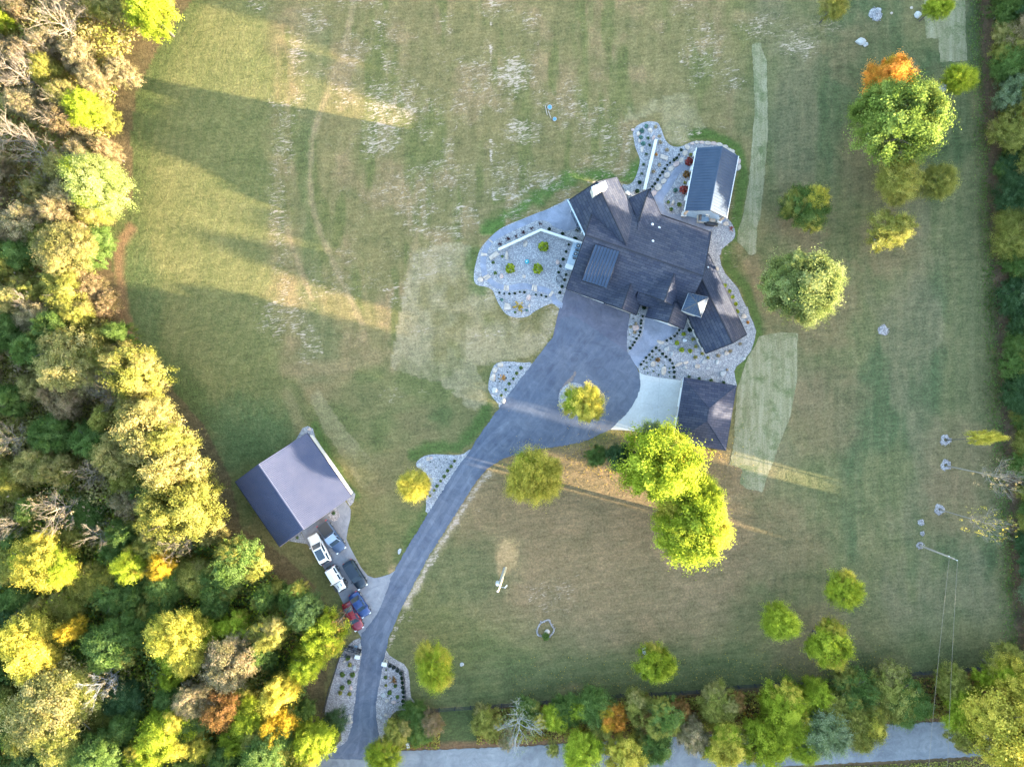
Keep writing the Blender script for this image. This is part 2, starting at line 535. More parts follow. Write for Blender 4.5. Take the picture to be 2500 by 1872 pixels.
lawn_rgb = np.zeros(GX.shape + (3,)); bare = np.zeros(GX.shape)
def lay(col, w):
    w = np.clip(w, 0, 1)[..., None]
    global lawn_rgb
    lawn_rgb = lawn_rgb * (1 - w) + np.array(col) * w

n1 = fbm(GX, GY, 240, 1); n2 = fbm(GX, GY, 60, 11, 5); n3 = fbm(GX, GY, 20, 21, 4); n4 = fbm(GX, GY, 130, 31, 4)
wob = (n2 - 0.5) * 90 + (n3 - 0.5) * 50
lay((0.105, 0.112, 0.055), np.ones_like(GX))
lay((0.135, 0.118, 0.068), sstep(0.42, 0.62, n1) * 0.8)
lay((0.075, 0.100, 0.040), sstep(0.48, 0.62, n4) * 0.7)
# rough meadow beside the wood: greener
lay((0.094, 0.113, 0.047), sstep(720, 640, GX + wob * 0.6) * 0.88 * sstep(1300, 900, GY))
lay((0.050, 0.082, 0.030), sstep(70, 10, GX - np.interp(GY, [0, 130, 330, 480, 600, 850, 1000, 1100], [470, 380, 335, 325, 310, 370, 500, 540]) + wob * 0.4) * 0.8 * sstep(1150, 1000, GY))
lay((0.060, 0.105, 0.048), sstep(150, 60, np.hypot(GX - 620, (GY - 1060) * 1.1) + wob) * 0.9)
lay((0.066, 0.105, 0.05), sstep(90, 30, np.hypot(GX - 330, (GY - 720) * 0.45) + wob * 0.5) * 0.7)
# rough half of the field, top middle: olive and worn, with pale clods of soil
mid = sstep(640, 720, GX + wob * 0.5) * sstep(1880, 1760, GX + wob) * sstep(930, 820, GY + wob * 0.6)
lay((0.128, 0.122, 0.062), mid * 0.85)
lay((0.17, 0.135, 0.085), mid * sstep(0.5, 0.68, n2) * 0.75)
lay((0.085, 0.105, 0.04), mid * sstep(0.52, 0.66, fbm(GX * 2.6, GY * 0.5, 90, 41, 4)) * 0.8)
for cx, cy, rx, ry, s in ((850, 170, 60, 50, .5), (960, 250, 110, 90, .9), (930, 330, 70, 80, .9), (1090, 160, 90, 80, .55), (1060, 260, 70, 60, .7), (1240, 185, 75, 60, 1.0), (1270, 320, 60, 45, .9),
                          (1250, 420, 70, 50, .8), (1330, 440, 60, 40, .9), (1240, 470, 70, 25, .9), (1120, 470, 60, 60, .5), (1300, 100, 90, 60, .5), (1760, 170, 60, 50, .7), (1790, 215, 50, 40, .8),
                          (1850, 60, 90, 60, .75), (1940, 110, 80, 40, .9), (1990, 60, 60, 40, .7), (2030, 70, 60, 30, .8), (2140, 60, 60, 30, .4), (690, 370, 35, 90, .8), (680, 560, 45, 110, .85), (720, 130, 25, 60, .9),
                          (640, 460, 40, 40, .5), (690, 760, 90, 80, .8), (780, 700, 90, 60, .6), (900, 680, 70, 50, .6), (930, 790, 60, 40, .5), (990, 640, 60, 40, .4), (640, 20, 60, 30, .8), (870, 560, 60, 60, .4),
                          (1330, 1450, 90, 60, .7), (1380, 1490, 70, 50, .5), (1450, 1400, 110, 40, .45), (1330, 1262, 35, 18, .7), (1175, 1250, 30, 16, .6), (1600, 1400, 70, 40, .4), (1010, 1490, 22, 10, .7), (1000, 1510, 12, 12, .8),
                          (960, 960, 40, 40, .7), (1040, 960, 40, 22, .6), (880, 1000, 40, 40, .4), (1085, 560, 60, 20, .8), (800, 1310, 25, 40, .5), (1690, 700, 30, 20, .2), (1560, 260, 40, 40, .4)):
    bare = np.maximum(bare, 0.82 * s * sstep(1.5, 0.15, np.hypot((GX - cx) / rx, (GY - cy) / ry) + (n2 - .5) * 1.2))
bare = np.maximum(bare, mid * (0.34 + 0.28 * sstep(0.42, 0.62, n4)) * sstep(0.30, 0.55, n2))
dband = linedist([(728, 100), (716, 190), (690, 270), (674, 380), (676, 500), (690, 620), (700, 760), (760, 860)])
bare = np.maximum(bare, 0.62 * sstep(60, 4, dband + (n2 - .5) * 90 + (n3 - .5) * 50))
lay((0.075, 0.105, 0.055), sstep(60, 20, np.abs(dband - 40) + wob * .4) * 0.5 * sstep(700, 760, GX))
# tracks and trench lines
for pts, w, col, s in (([(868, -40), (858, 40), (830, 150), (790, 250), (762, 340), (756, 440), (765, 510), (790, 590), (830, 680), (885, 790)], 4, (0.23, 0.185, 0.13), .6),
                       ([(700, 560), (720, 620), (745, 690), (760, 730)], 5, (0.20, 0.16, 0.11), .7), ([(712, 190), (722, 130), (738, 60), (748, 10)], 6, (0.16, 0.14, 0.08), .4),
                       ([(1020, 560), (1000, 660), (985, 780), (960, 900)], 7, (0.21, 0.17, 0.11), .7), ([(1390, 440), (1300, 480), (1100, 540)], 4, (0.19, 0.16, 0.10), .5),
                       ([(1060, 1260), (1010, 1330), (955, 1395)], 5, (0.24, 0.19, 0.12), .8), ([(1840, 640), (1860, 720), (1890, 800), (1880, 900)], 26, (0.20, 0.145, 0.10), .9),
                       ([(920, 870), (800, 900), (700, 900)], 24, (0.20, 0.155, 0.10), .5), ([(700, 960), (740, 1060), (800, 1160)], 16, (0.16, 0.145, 0.09), .5),
                       ([(1885, 130), (1915, 100), (1950, 60)], 9, (0.27, 0.24, 0.19), .8), ([(1800, 40), (2040, 70), (2260, 30)], 18, (0.22, 0.17, 0.11), .6)):
    lay(col, s * sstep(w + 6, w * 0.3, linedist(pts) + (n3 - .5) * 14))
line = sstep(5.5, 2.0, linedist([(1196, 0), (1198, 120), (1195, 215)]) + (n3 - .5) * 4) + sstep(5.5, 2.0, linedist([(1197, 340), (1199, 400), (1206, 495)]) + (n3 - .5) * 4)
bare = np.maximum(bare, np.clip(line, 0, 1) * sstep(.35, .6, fbm(GX, GY * 1.0, 30, 51, 3)))
bare = np.maximum(bare, sstep(4.5, 1.5, linedist([(1245, 490), (1300, 452)]) + (n3 - .5) * 4))
edge_r = [(990, 1475), (1020, 1425), (1050, 1372), (1088, 1310), (1115, 1265), (1170, 1182), (1195, 1155)]
bare = np.maximum(bare, 0.85 * sstep(14, 4, linedist(edge_r) + (n3 - .5) * 16))
bare = np.maximum(bare, 0.8 * sstep(10, 3, linedist([(949, 1580), (962, 1545), (985, 1495)]) + (n3 - .5) * 10))
lay((0.27, 0.25, 0.22), 0.85 * sstep(14, 4, linedist(edge_r) + (n3 - .5) * 16))
# front lawn, thin and brown
fl = inpoly([(960, 1600), (1200, 1150), (1300, 1110), (1480, 1065), (1650, 1110), (1800, 1120), (1870, 1210), (1900, 1420), (1850, 1560), (1500, 1600), (1100, 1620)]).astype(float)
fl = fl * sstep(0.15, 0.5, n4 + (n2 - .5)) 
lay((0.150, 0.118, 0.078), sstep(560, 300, np.hypot((GX - 1500), (GY - 1290) * 1.45) + wob) * 0.9 * sstep(1060, 1110, GY))
lay((0.075, 0.098, 0.05), sstep(130, 40, np.hypot((GX - 1140) * .8, GY - 1390) + wob) * 0.7)
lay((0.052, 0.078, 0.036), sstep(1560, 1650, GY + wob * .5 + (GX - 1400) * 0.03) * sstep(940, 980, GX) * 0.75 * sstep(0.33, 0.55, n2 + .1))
lay((0.25, 0.195, 0.115), sstep(34, 14, np.hypot(GX - 1238, (GY - 1352) * .55) + (n3 - .5) * 40))
lay((0.22, 0.17, 0.11), sstep(80, 30, np.hypot(GX - 1500, (GY - 1150) * 1.4) + wob) * .5)
# east lawn: cooler green with brown skirts under the trees
el = sstep(1780, 1900, GX + wob) * sstep(1600, 1450, GY)
lay((0.088, 0.106, 0.058), el * 0.78)
lay((0.052, 0.085, 0.046), el * sstep(0.5, 0.66, fbm(GX, GY * .45, 150, 61, 4)) * 0.9)
lay((0.120, 0.118, 0.085), el * sstep(0.52, 0.66, fbm(GX, GY * .4, 130, 71, 4)) * 0.6)
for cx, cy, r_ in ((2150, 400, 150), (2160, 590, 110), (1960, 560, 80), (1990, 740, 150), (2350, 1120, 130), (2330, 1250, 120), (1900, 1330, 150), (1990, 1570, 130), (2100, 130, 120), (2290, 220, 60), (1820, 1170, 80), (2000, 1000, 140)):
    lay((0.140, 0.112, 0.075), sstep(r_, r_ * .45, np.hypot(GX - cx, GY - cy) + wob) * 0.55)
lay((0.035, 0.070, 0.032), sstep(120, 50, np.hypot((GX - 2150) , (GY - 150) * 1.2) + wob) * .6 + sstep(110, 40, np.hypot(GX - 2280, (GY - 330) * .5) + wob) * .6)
for i in range(14):
    x0 = 1900 + i * 36
    lay((0.135, 0.14, 0.092), el * sstep(9, 3, np.abs(GX - x0 - (GY - 700) * .03) + (n3 - .5) * 8) * 0.14)
# mower stripes: faint, wandering, broken by wear
for mask, ang_, per, amp in ((sstep(720, 640, GX + wob * 0.6) * sstep(1250, 950, GY), 18, 21, .16), (mid, 6, 34, .20), (el, 2, 26, .14), (sstep(1100, 1180, GY) * sstep(980, 1040, GX) * sstep(1850, 1700, GX), 84, 24, .12)):
    u_ = GX * math.cos(R(ang_)) + GY * math.sin(R(ang_)) + (n2 - .5) * 26 + (n4 - .5) * 40
    w_ = 0.5 + 0.5 * np.sin(u_ / per * 2 * math.pi)
    lay((0.165, 0.155, 0.092), mask * amp * sstep(.55, .95, w_) * sstep(.25, .6, n2 + .1))
    lay((0.060, 0.075, 0.032), mask * amp * sstep(.45, .05, w_) * sstep(.25, .6, n2 + .1))
# pasted straw / seeded areas that have partly greened
for poly, col, s in (([(1008, 612), (990, 690), (975, 775), (958, 865), (956, 900), (1018, 921), (1078, 933), (1078, 945), (1108, 951), (1106, 963), (1130, 973), (1130, 990), (1162, 1000), (1187, 985), (1192, 944), (1160, 905), (1165, 893), (1290, 870), (1330, 850), (1345, 815), (1372, 735), (1300, 790), (1225, 775), (1195, 700), (1155, 690), (1150, 600), (1100, 590)], (0.195, 0.185, 0.135), .8),
                     ([(1707, 270), (1722, 314), (1690, 319), (1696, 345), (1660, 350), (1640, 355), (1622, 330), (1612, 300), (1612, 270), (1560, 290), (1520, 300), (1540, 255), (1620, 235), (1690, 225)], (0.19, 0.185, 0.125), .75),
                     ([(755, 968), (777, 950), (800, 985), (830, 1030), (905, 1120), (912, 1190), (880, 1190), (840, 1120), (790, 1050)], (0.17, 0.165, 0.11), .65)):
    lay(col, inpoly(poly) * s * np.clip(0.1 + 1.5 * sstep(0.30, 0.66, n2 * .7 + .3 * fbm(GX * 3.2, GY * .45, 60, 91, 4)), 0, 1))
lay((0.045, 0.105, 0.025), 0.85 * sstep(24, 8, linedist([(1190, 560), (1240, 528), (1330, 470), (1400, 430), (1470, 425), (1520, 440), (1552, 410)]) + (n3 - .5) * 36 + (n2 - .5) * 20))
lay((0.045, 0.100, 0.022), 0.85 * sstep(20, 6, linedist([(1690, 330), (1740, 330), (1800, 360), (1815, 420), (1800, 520), (1790, 580)]) + (n3 - .5) * 16))
lay((0.050, 0.100, 0.026), 0.8 * sstep(18, 6, linedist([(1775, 600), (1775, 650), (1820, 700), (1850, 790), (1850, 830), (1805, 900), (1798, 930)]) + (n3 - .5) * 12))
lay((0.045, 0.095, 0.026), 0.8 * sstep(22, 6, linedist([(1185, 1000), (1165, 1050), (1120, 1090), (1040, 1095), (1015, 1110)]) + (n3 - .5) * 26))
lay((0.055, 0.085, 0.035), 0.8 * sstep(60, 20, np.hypot(GX - 1080, (GY - 1010) * 1.2) + wob))
lay((0.045, 0.095, 0.026), 0.75 * sstep(16, 5, linedist([(768, 1040), (800, 1110), (850, 1190), (870, 1210)]) + (n3 - .5) * 12))
lay((0.045, 0.090, 0.03), 0.7 * sstep(26, 8, linedist([(975, 1370), (1010, 1300), (1070, 1200)]) + (n3 - .5) * 26 + 6))
lay((0.050, 0.095, 0.028), 0.7 * sstep(30, 10, linedist([(1185, 640), (1170, 700), (1160, 620)]) + (n3 - .5) * 36))
# wood floor, ditch on the east side, verge by the road
woodpoly = [(-420, -360), (520, -360), (470, 0), (385, 120), (335, 215), (320, 330), (325, 480), (270, 560), (275, 660), (300, 780), (370, 880), (430, 960), (500, 1040), (560, 1160), (590, 1290), (680, 1345), (780, 1440), (830, 1540), (800, 1640), (790, 1700), (830, 1800), (800, 2230), (-420, 2230)]
lay((0.085, 0.072, 0.045), inpoly(woodpoly) * (0.7 + 0.4 * n2))
lay((0.16, 0.105, 0.07), 0.8 * sstep(20, 6, linedist([(318, 560), (292, 600), (290, 680), (300, 760), (320, 830)]) + (n3 - .5) * 14))
dit = np.interp(GY, [-360, 0, 520, 1000, 1500, 1700, 2230], [2385, 2388, 2415, 2443, 2478, 2490, 2520])
lay((0.07, 0.075, 0.04), sstep(-8, 14, GX - dit + (n3 - .5) * 26))
lay((0.095, 0.075, 0.062), sstep(24, 10, np.abs(GX - dit - 18) + (n3 - .5) * 18) * .9)
hed = np.interp(GX, [840, 1000, 1300, 1600, 1900, 2200, 2420, 2600], [1745, 1735, 1716, 1698, 1672, 1650, 1630, 1620])
lay((0.095, 0.068, 0.05), sstep(-6, 6, GY - hed + (n3 - .5) * 10) * sstep(960, 1010, GX) * .85)
lay((0.045, 0.075, 0.03), inpoly([(1070, 1730), (1160, 1725), (1170, 1812), (1060, 1822)]) * .9)
lay((0.12, 0.075, 0.05), sstep(14, 5, linedist([(1000, 1824), (1290, 1812), (1650, 1790), (2145, 1762), (2300, 1754)]) + (n3 - .5) * 10) * .8)
lay((0.075, 0.070, 0.04), sstep(0, 14, GY - np.interp(GX, [800, 1921, 2422, 2900], [1940, 1874, 1848, 1822])))

lawn_rgb = lawn_rgb * np.array([1.03, 0.83, 0.62])
lum = lawn_rgb.mean(-1, keepdims=True); lawn_rgb = lum + (lawn_rgb - lum) * 0.9
Z = np.zeros_like(GX)
NX, NY = GX.shape
verts = np.stack([(GX - 1250) * S, (936 - GY) * S, Z], -1).reshape(-1, 3)
ii = np.arange(NX * NY).reshape(NX, NY)
quads = np.stack([ii[:-1, :-1], ii[:-1, 1:], ii[1:, 1:], ii[1:, :-1]], -1).reshape(-1, 4)
me = bpy.data.meshes.new("lawn")
me.vertices.add(len(verts)); me.vertices.foreach_set("co", verts.astype(np.float32).ravel())
me.loops.add(quads.size); me.loops.foreach_set("vertex_index", quads.astype(np.int32).ravel())
me.polygons.add(len(quads))
me.polygons.foreach_set("loop_start", np.arange(0, quads.size, 4, dtype=np.int32))
me.update(calc_edges=True)
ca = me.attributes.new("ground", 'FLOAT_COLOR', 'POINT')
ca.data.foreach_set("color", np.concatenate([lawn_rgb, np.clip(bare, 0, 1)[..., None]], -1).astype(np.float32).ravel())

def lawn_material():
    m, nt, out = nodes("lawn_turf")
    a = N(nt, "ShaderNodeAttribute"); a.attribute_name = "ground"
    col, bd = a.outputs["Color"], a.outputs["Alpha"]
    fine = noise(nt, coord(nt), 3.2, 6, 0.72)
    finer = noise(nt, coord(nt, (1, 1.6, 1), R(20)), 8.0, 5, 0.7)
    tuft = noise(nt, coord(nt, (1, 1.3, 1), R(-15)), 0.9, 6, 0.7, 0.6)
    rows = noise(nt, coord(nt, (0.25, 2.2, 1), R(-8)), 1.0, 5, 0.65, 0.5)
    mott = noise(nt, coord(nt, (1, 1.2, 1), R(30)), 0.22, 6, 0.72, 0.8)
    c = mixc(nt, 0.55, col, ramp(nt, mott, [(0.32, (0.30, 0.36, 0.30)), (0.68, (0.72, 0.66, 0.64))]), 'OVERLAY')
    c = mixc(nt, 0.52, c, ramp(nt, fine, [(0.30, (0.14, 0.14, 0.14)), (0.70, (0.86, 0.86, 0.86))]), 'OVERLAY')
    c = mixc(nt, 0.45, c, ramp(nt, tuft, [(0.3, (0.25, 0.27, 0.25)), (0.7, (0.75, 0.73, 0.72))]), 'OVERLAY')
    c = mixc(nt, 0.30, c, ramp(nt, rows, [(0.35, (0.3, 0.32, 0.3)), (0.65, (0.7, 0.68, 0.68))]), 'OVERLAY')
    c = mixc(nt, 0.5, c, ramp(nt, finer, [(0.3, (0.25, 0.25, 0.25)), (0.7, (0.75, 0.75, 0.75))]), 'OVERLAY')
    # soil clods show where the turf is thin
    clod = noise(nt, coord(nt, (0.42, 1.5, 1), R(-10)), 1.9, 8, 0.74, 1.2)
    th = nt.nodes.new("ShaderNodeMath"); th.operation = 'MULTIPLY_ADD'; th.inputs[1].default_value = 0.335
    nt.links.new(bd, th.inputs[0]); nt.links.new(clod, th.inputs[2])
    mr = N(nt, "ShaderNodeMapRange"); mr.inputs["From Min"].default_value = 0.73; mr.inputs["From Max"].default_value = 0.84
    nt.links.new(th.outputs[0], mr.inputs["Value"])
    soil = ramp(nt, fine, [(0.3, (0.235, 0.17, 0.12)), (0.7, (0.40, 0.305, 0.235))])
    c = mixc(nt, mr.outputs[0], c, soil)
    hs = nt.nodes.new("ShaderNodeMath"); hs.operation = 'ADD'
    nt.links.new(fine, hs.inputs[0]); nt.links.new(tuft, hs.inputs[1])
    bsdf(nt, out, c, 0.95, 0, bump(nt, hs.outputs[0], 0.9, 0.14), 0.1)
    return m
me.materials.append(lawn_material())
lawn = put("lawn", me)
tag(lawn, kind='structure')
# ---------------------------------------------------------------- drive, road, beds
def px(pts): return [P(x, y) for x, y in pts]
def st(o): return tag(o, kind='structure')

drive = [(795, 1850), (818, 1830), (847, 1808), (860, 1772), (863, 1739), (869, 1696), (875, 1641), (881, 1609), (884, 1587), (880, 1563), (884, 1545), (905, 1520), (928, 1485), (942, 1449), (956, 1406), (964, 1392),
         (984, 1354), (1012, 1308), (1046, 1251), (1110, 1150), (1149, 1098), (1160, 1077), (1223, 990), (1265, 932), (1299, 888), (1328, 850), (1340, 833), (1354, 819), (1371, 776), (1399, 771), (1432, 790), (1467, 814), (1500, 836), (1532, 860),
         (1543, 876), (1554, 897), (1561, 913), (1564, 934), (1561, 953), (1554, 972), (1542, 993), (1526, 1014), (1505, 1033), (1491, 1048), (1471, 1057), (1439, 1072), (1414, 1081), (1350, 1092), (1328, 1094), (1271, 1108), (1230, 1118),
         (1188, 1145), (1162, 1176), (1108, 1261), (1082, 1302), (1046, 1359), (1015, 1416), (987, 1470), (973, 1500), (949, 1558), (942, 1587), (934, 1630), (925, 1674), (918, 1717), (919, 1756), (927, 1798), (940, 1818), (975, 1838), (975, 1856)]
def ragged(pts, step=4.0, amp=0.7):
    """a cut edge is never quite straight: small steps of turf and gravel over the rim"""
    out = []
    for (x0, y0), (x1, y1) in zip(pts, pts[1:] + pts[:1]):
        n = max(1, int(math.hypot(x1 - x0, y1 - y0) / step))
        for k in range(n): out.append((x0 + (x1 - x0) * k / n + rnd.gauss(0, amp), y0 + (y1 - y0) * k / n + rnd.gauss(0, amp)))
    return out
dway = st(slab("driveway", px(ragged(drive)), 0.050, M['asphalt']))
mid_ = cat_rom(px([(880, 1850), (892, 1800), (893, 1740), (903, 1650), (914, 1590), (930, 1530), (957, 1465), (1002, 1385), (1050, 1306), (1112, 1200), (1172, 1112), (1250, 1040)]), 6, closed=False)
for off in (-.85, .85):          # paler wheel paths worn along the drive
    a_, b_ = [], []
    for i, p in enumerate(mid_):
        d = (mid_[min(i + 1, len(mid_) - 1)] - mid_[max(i - 1, 0)]).normalized(); n_ = Vector((-d.y, d.x, 0))
        w_ = .26 + .10 * math.sin(i * .9 + off) + rnd.uniform(-.05, .05)
        a_.append(p + n_ * (off + w_)); b_.append(p + n_ * (off - w_))
    slab("wheel_track", a_ + b_[::-1], 0.0535, M['track'], dway, thick=.01)
road = [(-600, 1905), (480, 1852), (820, 1836), (983, 1833), (1290, 1820), (1650, 1798), (2145, 1769), (2291, 1761), (2600, 1742), (3100, 1712), (3100, 1806), (2600, 1835), (2422, 1843), (2202, 1855), (1921, 1869), (1290, 1906), (820, 1932), (-600, 2010)]
st(slab("road", px(ragged(road, 6, 1.0)), 0.046, M['road']))
slab("clay_smear", px(ragged([(1364, 955), (1380, 935), (1398, 915), (1403, 906), (1407, 910), (1400, 925), (1385, 945), (1370, 960)], 2.5, 1.2)), 0.0535, M['smear'], dway, thick=.01)
slab("clay_smear", px(ragged([(1388, 950), (1398, 935), (1406, 922), (1408, 927), (1402, 940), (1394, 952)], 2.5, 1.0)), 0.0535, M['track'], dway, thick=.01)
pad = [T6(770, 1215), T6(840, 1355), T7(150, 440), T7(240, 575), T7(360, 745), T7(520, 1010), T7(600, 1180), T7(700, 1370), T7(800, 1570), P(884, 1558), P(925, 1500), P(962, 1420), P(975, 1385), T7(1200, 832), T7(1080, 870), T7(1000, 882), T7(920, 850), T7(830, 740), T7(760, 610), T7(690, 480), T7(650, 385), T7(668, 270), T7(700, 130), T7(706, 20), T6(1290, 950), T6(1245, 895), T6(1000, 1050)]
st(slab("parking_pad", pad, 0.040, M['pad']))
apron = [T2(182, 100), T2(840, 345), T2(830, 470), T2(812, 700), T2(812, 766), T2(700, 760), T2(500, 700), T2(250, 600), T2(60, 640), T2(40, 610), T2(100, 345)]
st(slab("apron", apron, 0.038, M['apron']))
cpad = [T2(940, 968), T2(960, 985), T2(1000, 1000), T2(1100, 1020), T2(1392, 1059), T2(1380, 1200), T2(1340, 1430), T5(1535, 720), T5(1450, 690), T5(1300, 650), T5(1140, 629), T5(1042, 626), T2(700, 1480), T2(790, 1400), T2(850, 1320), T2(900, 1240), T2(930, 1160), T2(940, 1080)]
o = st(slab("concrete_pad", cpad, 0.044, M['concrete']))
m = MB()
for a, b in ((T2(1150, 1030), T2(1110, 1575)), (T2(960, 1290), T2(1345, 1345))):
    d = (b - a).normalized(); n_ = Vector((-d.y, d.x, 0)) * 0.02
    m.prism([a - n_, b - n_, b + n_, a + n_], 0.043, 0.0465)
m.build("joint", M['greystone'], o)

# gravel beds
g_left = [T3(1440, 30), T3(1330, 80), T3(1240, 120), T3(1120, 180), T3(1000, 222), T3(800, 305), T3(600, 385), T3(470, 460), T3(380, 540), T3(300, 620), T3(230, 720), T3(190, 840), T3(160, 960), T3(148, 1080), T3(165, 1165), T3(220, 1200), T3(320, 1218),
          T3(400, 1265), T3(435, 1340), T3(480, 1440), T3(560, 1560), T3(640, 1612), T3(760, 1632), T3(880, 1612), T3(950, 1560), T3(1050, 1500), T3(1150, 1455), T3(1215, 1445), T3(1290, 1500), T3(1340, 1500), T3(1400, 1230), T3(1700, 1100), T3(1800, 500), T3(1560, 200)]
st(slab("gravel_bed", g_left, 0.022, M['gravel'], smooth=3))
g_top = [T4(290, 420), T4(275, 330), T4(320, 250), T4(400, 195), T4(520, 165), T4(640, 182), T4(690, 250), T4(720, 330), T4(755, 425), T4(815, 505), T4(890, 542), T4(970, 545), T4(1060, 518), T4(1140, 480), T4(1240, 458), T4(1440, 472), T4(1570, 495), T4(1690, 545), T4(1790, 625), T4(1860, 720), T4(1885, 830), T4(1865, 900), T4(1800, 960),
         T4(1700, 1560), T1(1850, 560), T1(1900, 625), T1(1930, 700), T1(1918, 775), T1(1850, 835), T1(1790, 890), T1(1768, 950), T1(1600, 900), T1(1400, 700), T1(1100, 600), T1(800, 420), T1(760, 225), T4(200, 1115), T4(270, 1075), T4(315, 1000), T4(345, 920), T4(375, 810), T4(380, 720), T4(345, 630), T4(310, 535)]
st(slab("gravel_bed", g_top, 0.026, M['gravel'], smooth=3))
g_right = [T1(1640, 850), T1(1790, 890), T1(1768, 950), T1(1785, 1050), T1(1830, 1140), T1(1900, 1220), T1(1960, 1290), T1(2005, 1400), T1(2050, 1490), T2(2060, 290), T2(2080, 380), T2(2120, 460), T2(2148, 545), T2(2130, 645), T2(2095, 750), T2(2020, 850), T2(1945, 910), T2(1920, 960), T2(1930, 1030), T2(1950, 1115),
           T2(1900, 1200), T2(1500, 1150), T2(1394, 1062), T2(1100, 1022), T2(1000, 1002), T2(940, 970), T2(922, 925), T2(945, 875), T2(1010, 800), T2(1100, 692), T2(1200, 632), T2(1290, 570), T2(1335, 505), T2(1400, 440), T2(1500, 100)]
st(slab("gravel_bed", g_right, 0.030, M['gravel'], smooth=0))
g_isle = [T2(930, 262), T2(1040, 290), T2(1000, 395), T2(985, 500), T2(970, 590), T2(920, 650), T2(870, 710), T2(817, 772), T2(808, 700), T2(812, 560), T2(825, 470), T2(845, 365), T2(880, 340)]
st(slab("gravel_bed", g_isle, 0.046, M['gravel']))
g_a = [T5(440, 122), T5(380, 112), T5(330, 108), T5(250, 101), T5(170, 112), T5(130, 160), T5(110, 230), T5(100, 310), T5(130, 372), T5(180, 430), T5(198, 456), T5(330, 280)]
st(slab("gravel_bed", g_a, 0.030, M['gravel'], smooth=2))
g_b = [T9(850, 182), T9(790, 220), T9(720, 235), T9(620, 232), T9(520, 228), T9(440, 235), T9(380, 262), T9(335, 308), T9(345, 350), T9(440, 420), T9(468, 560), T9(430, 640), T9(430, 700), T9(448, 786), T9(700, 420)]
st(slab("gravel_bed", g_b, 0.030, M['gravel'], smooth=2))
g_c = [P(1401 + 38 * math.cos(a), 974 + 40 * math.sin(a)) for a in np.linspace(0, 2 * math.pi, 28)[:-1]]
st(slab("gravel_bed", g_c, 0.075, M['gravel']))
st(slab("gravel_bed", [T6(720, 230), T6(790, 110), T6(845, 88), T6(900, 115), T6(925, 205), T6(1000, 320), T6(1130, 500), T6(1260, 690), T6(1358, 822), T6(1340, 905), T6(1300, 955), T6(1260, 880), T6(1000, 1040), T6(760, 1220), T6(845, 1358), T6(640, 1326), T6(560, 1330), T6(150, 720), T6(200, 600)], 0.026, M['gravel']))
st(slab("gravel_bed", [T6(1050, 1045), T6(1110, 1000), T6(1150, 965), T6(1180, 1015), T6(1188, 1065), T6(1142, 1112), T6(1090, 1092)], 0.058, M['pinkgravel'], smooth=2))
g_d = [T8(548, 258), T8(480, 285), T8(420, 338), T8(370, 400), T8(330, 460), T8(295, 560), T8(262, 680), T8(225, 800), T8(160, 1030), T8(150, 1120), T8(330, 1200), T8(340, 1400), T8(250, 1500), T8(300, 1520), T8(400, 1425), T8(465, 1250), T8(480, 1100), T8(505, 900), T8(535, 650), T8(565, 500), T8(575, 400)]
st(slab("gravel_bed", g_d, 0.030, M['pinkgravel']))
g_e = [T8(838, 395), T8(880, 458), T8(960, 510), T8(1040, 552), T8(1088, 620), T8(1105, 740), T8(1110, 850), T8(1122, 930), T8(1172, 990), T8(1245, 1042), T8(1080, 1070), T8(960, 1075), T8(900, 1125), T8(845, 1230), T8(860, 1340), T8(940, 1455), T8(830, 1455), T8(765, 1370), T8(725, 1180), T8(720, 1000), T8(755, 800), T8(795, 600)]
st(slab("gravel_bed", g_e, 0.030, M['pinkgravel']))
# the pavilion path and the terrace behind the house
st(slab("paved_path", [T4(545, 1330), T4(600, 1285), T4(690, 1180), T4(780, 1060), T4(850, 955), T4(905, 880), T4(960, 830), T4(1040, 808), T4(1160, 830), T4(1190, 940), T4(1110, 885), T4(1040, 900), T4(990, 930), T4(930, 1010), T4(880, 1100), T4(820, 1200), T4(745, 1300), T4(735, 1400), T4(770, 1500), T4(860, 1552), T4(950, 1555), T4(1030, 1520),
      T1(1400, 495), T1(1850, 565), T1(1720, 640), T1(1640, 690), T1(1300, 640), T1(1100, 560)], 0.038, M['paving'], smooth=2))
st(slab("paved_path", [T2(985, 390), T2(985, 500), T2(970, 590), T2(920, 650), T2(870, 710), T2(817, 775), T2(860, 845), T2(922, 930), T2(945, 880), T2(1010, 802), T2(1100, 694), T2(1200, 634), T2(1290, 572), T2(1340, 508), T2(1200, 430)], 0.042, M['paving']))
for a in ([T3(1440, 40), T3(1330, 100), T3(1220, 150), T3(1000, 226), T3(800, 310), T3(600, 400), T3(450, 480), T3(355, 565), T3(405, 610), T3(560, 520), T3(700, 450), T3(850, 385), T3(985, 322), T3(1090, 318), T3(1160, 345), T3(1215, 400), T3(1300, 442), T3(1400, 465), T3(1490, 440), T3(1600, 380), T3(1500, 150)],
          [T3(350, 578), T3(290, 660), T3(257, 755), T3(325, 768), T3(350, 700), T3(400, 622)],
          [T3(242, 805), T3(234, 900), T3(245, 1000), T3(266, 1080), T3(333, 1045), T3(320, 980), T3(313, 880), T3(320, 800)],
          [T3(320, 1130), T3(400, 1210), T3(470, 1245), T3(545, 1257), T3(562, 1195), T3(520, 1183), T3(440, 1148), T3(375, 1092)],
          [T3(620, 1203), T3(750, 1170), T3(860, 1166), T3(938, 1192), T3(926, 1260), T3(860, 1247), T3(750, 1255), T3(622, 1272)],
          [T3(1000, 1200), T3(1100, 1212), T3(1200, 1262), T3(1155, 1320), T3(1080, 1288), T3(1000, 1277)],
          [T3(1222, 1298), T3(1280, 1395), T3(1350, 1440), T3(1335, 1505), T3(1220, 1440), T3(1180, 1352)]):
    st(slab("paved_path", a, 0.042, M['paving']))
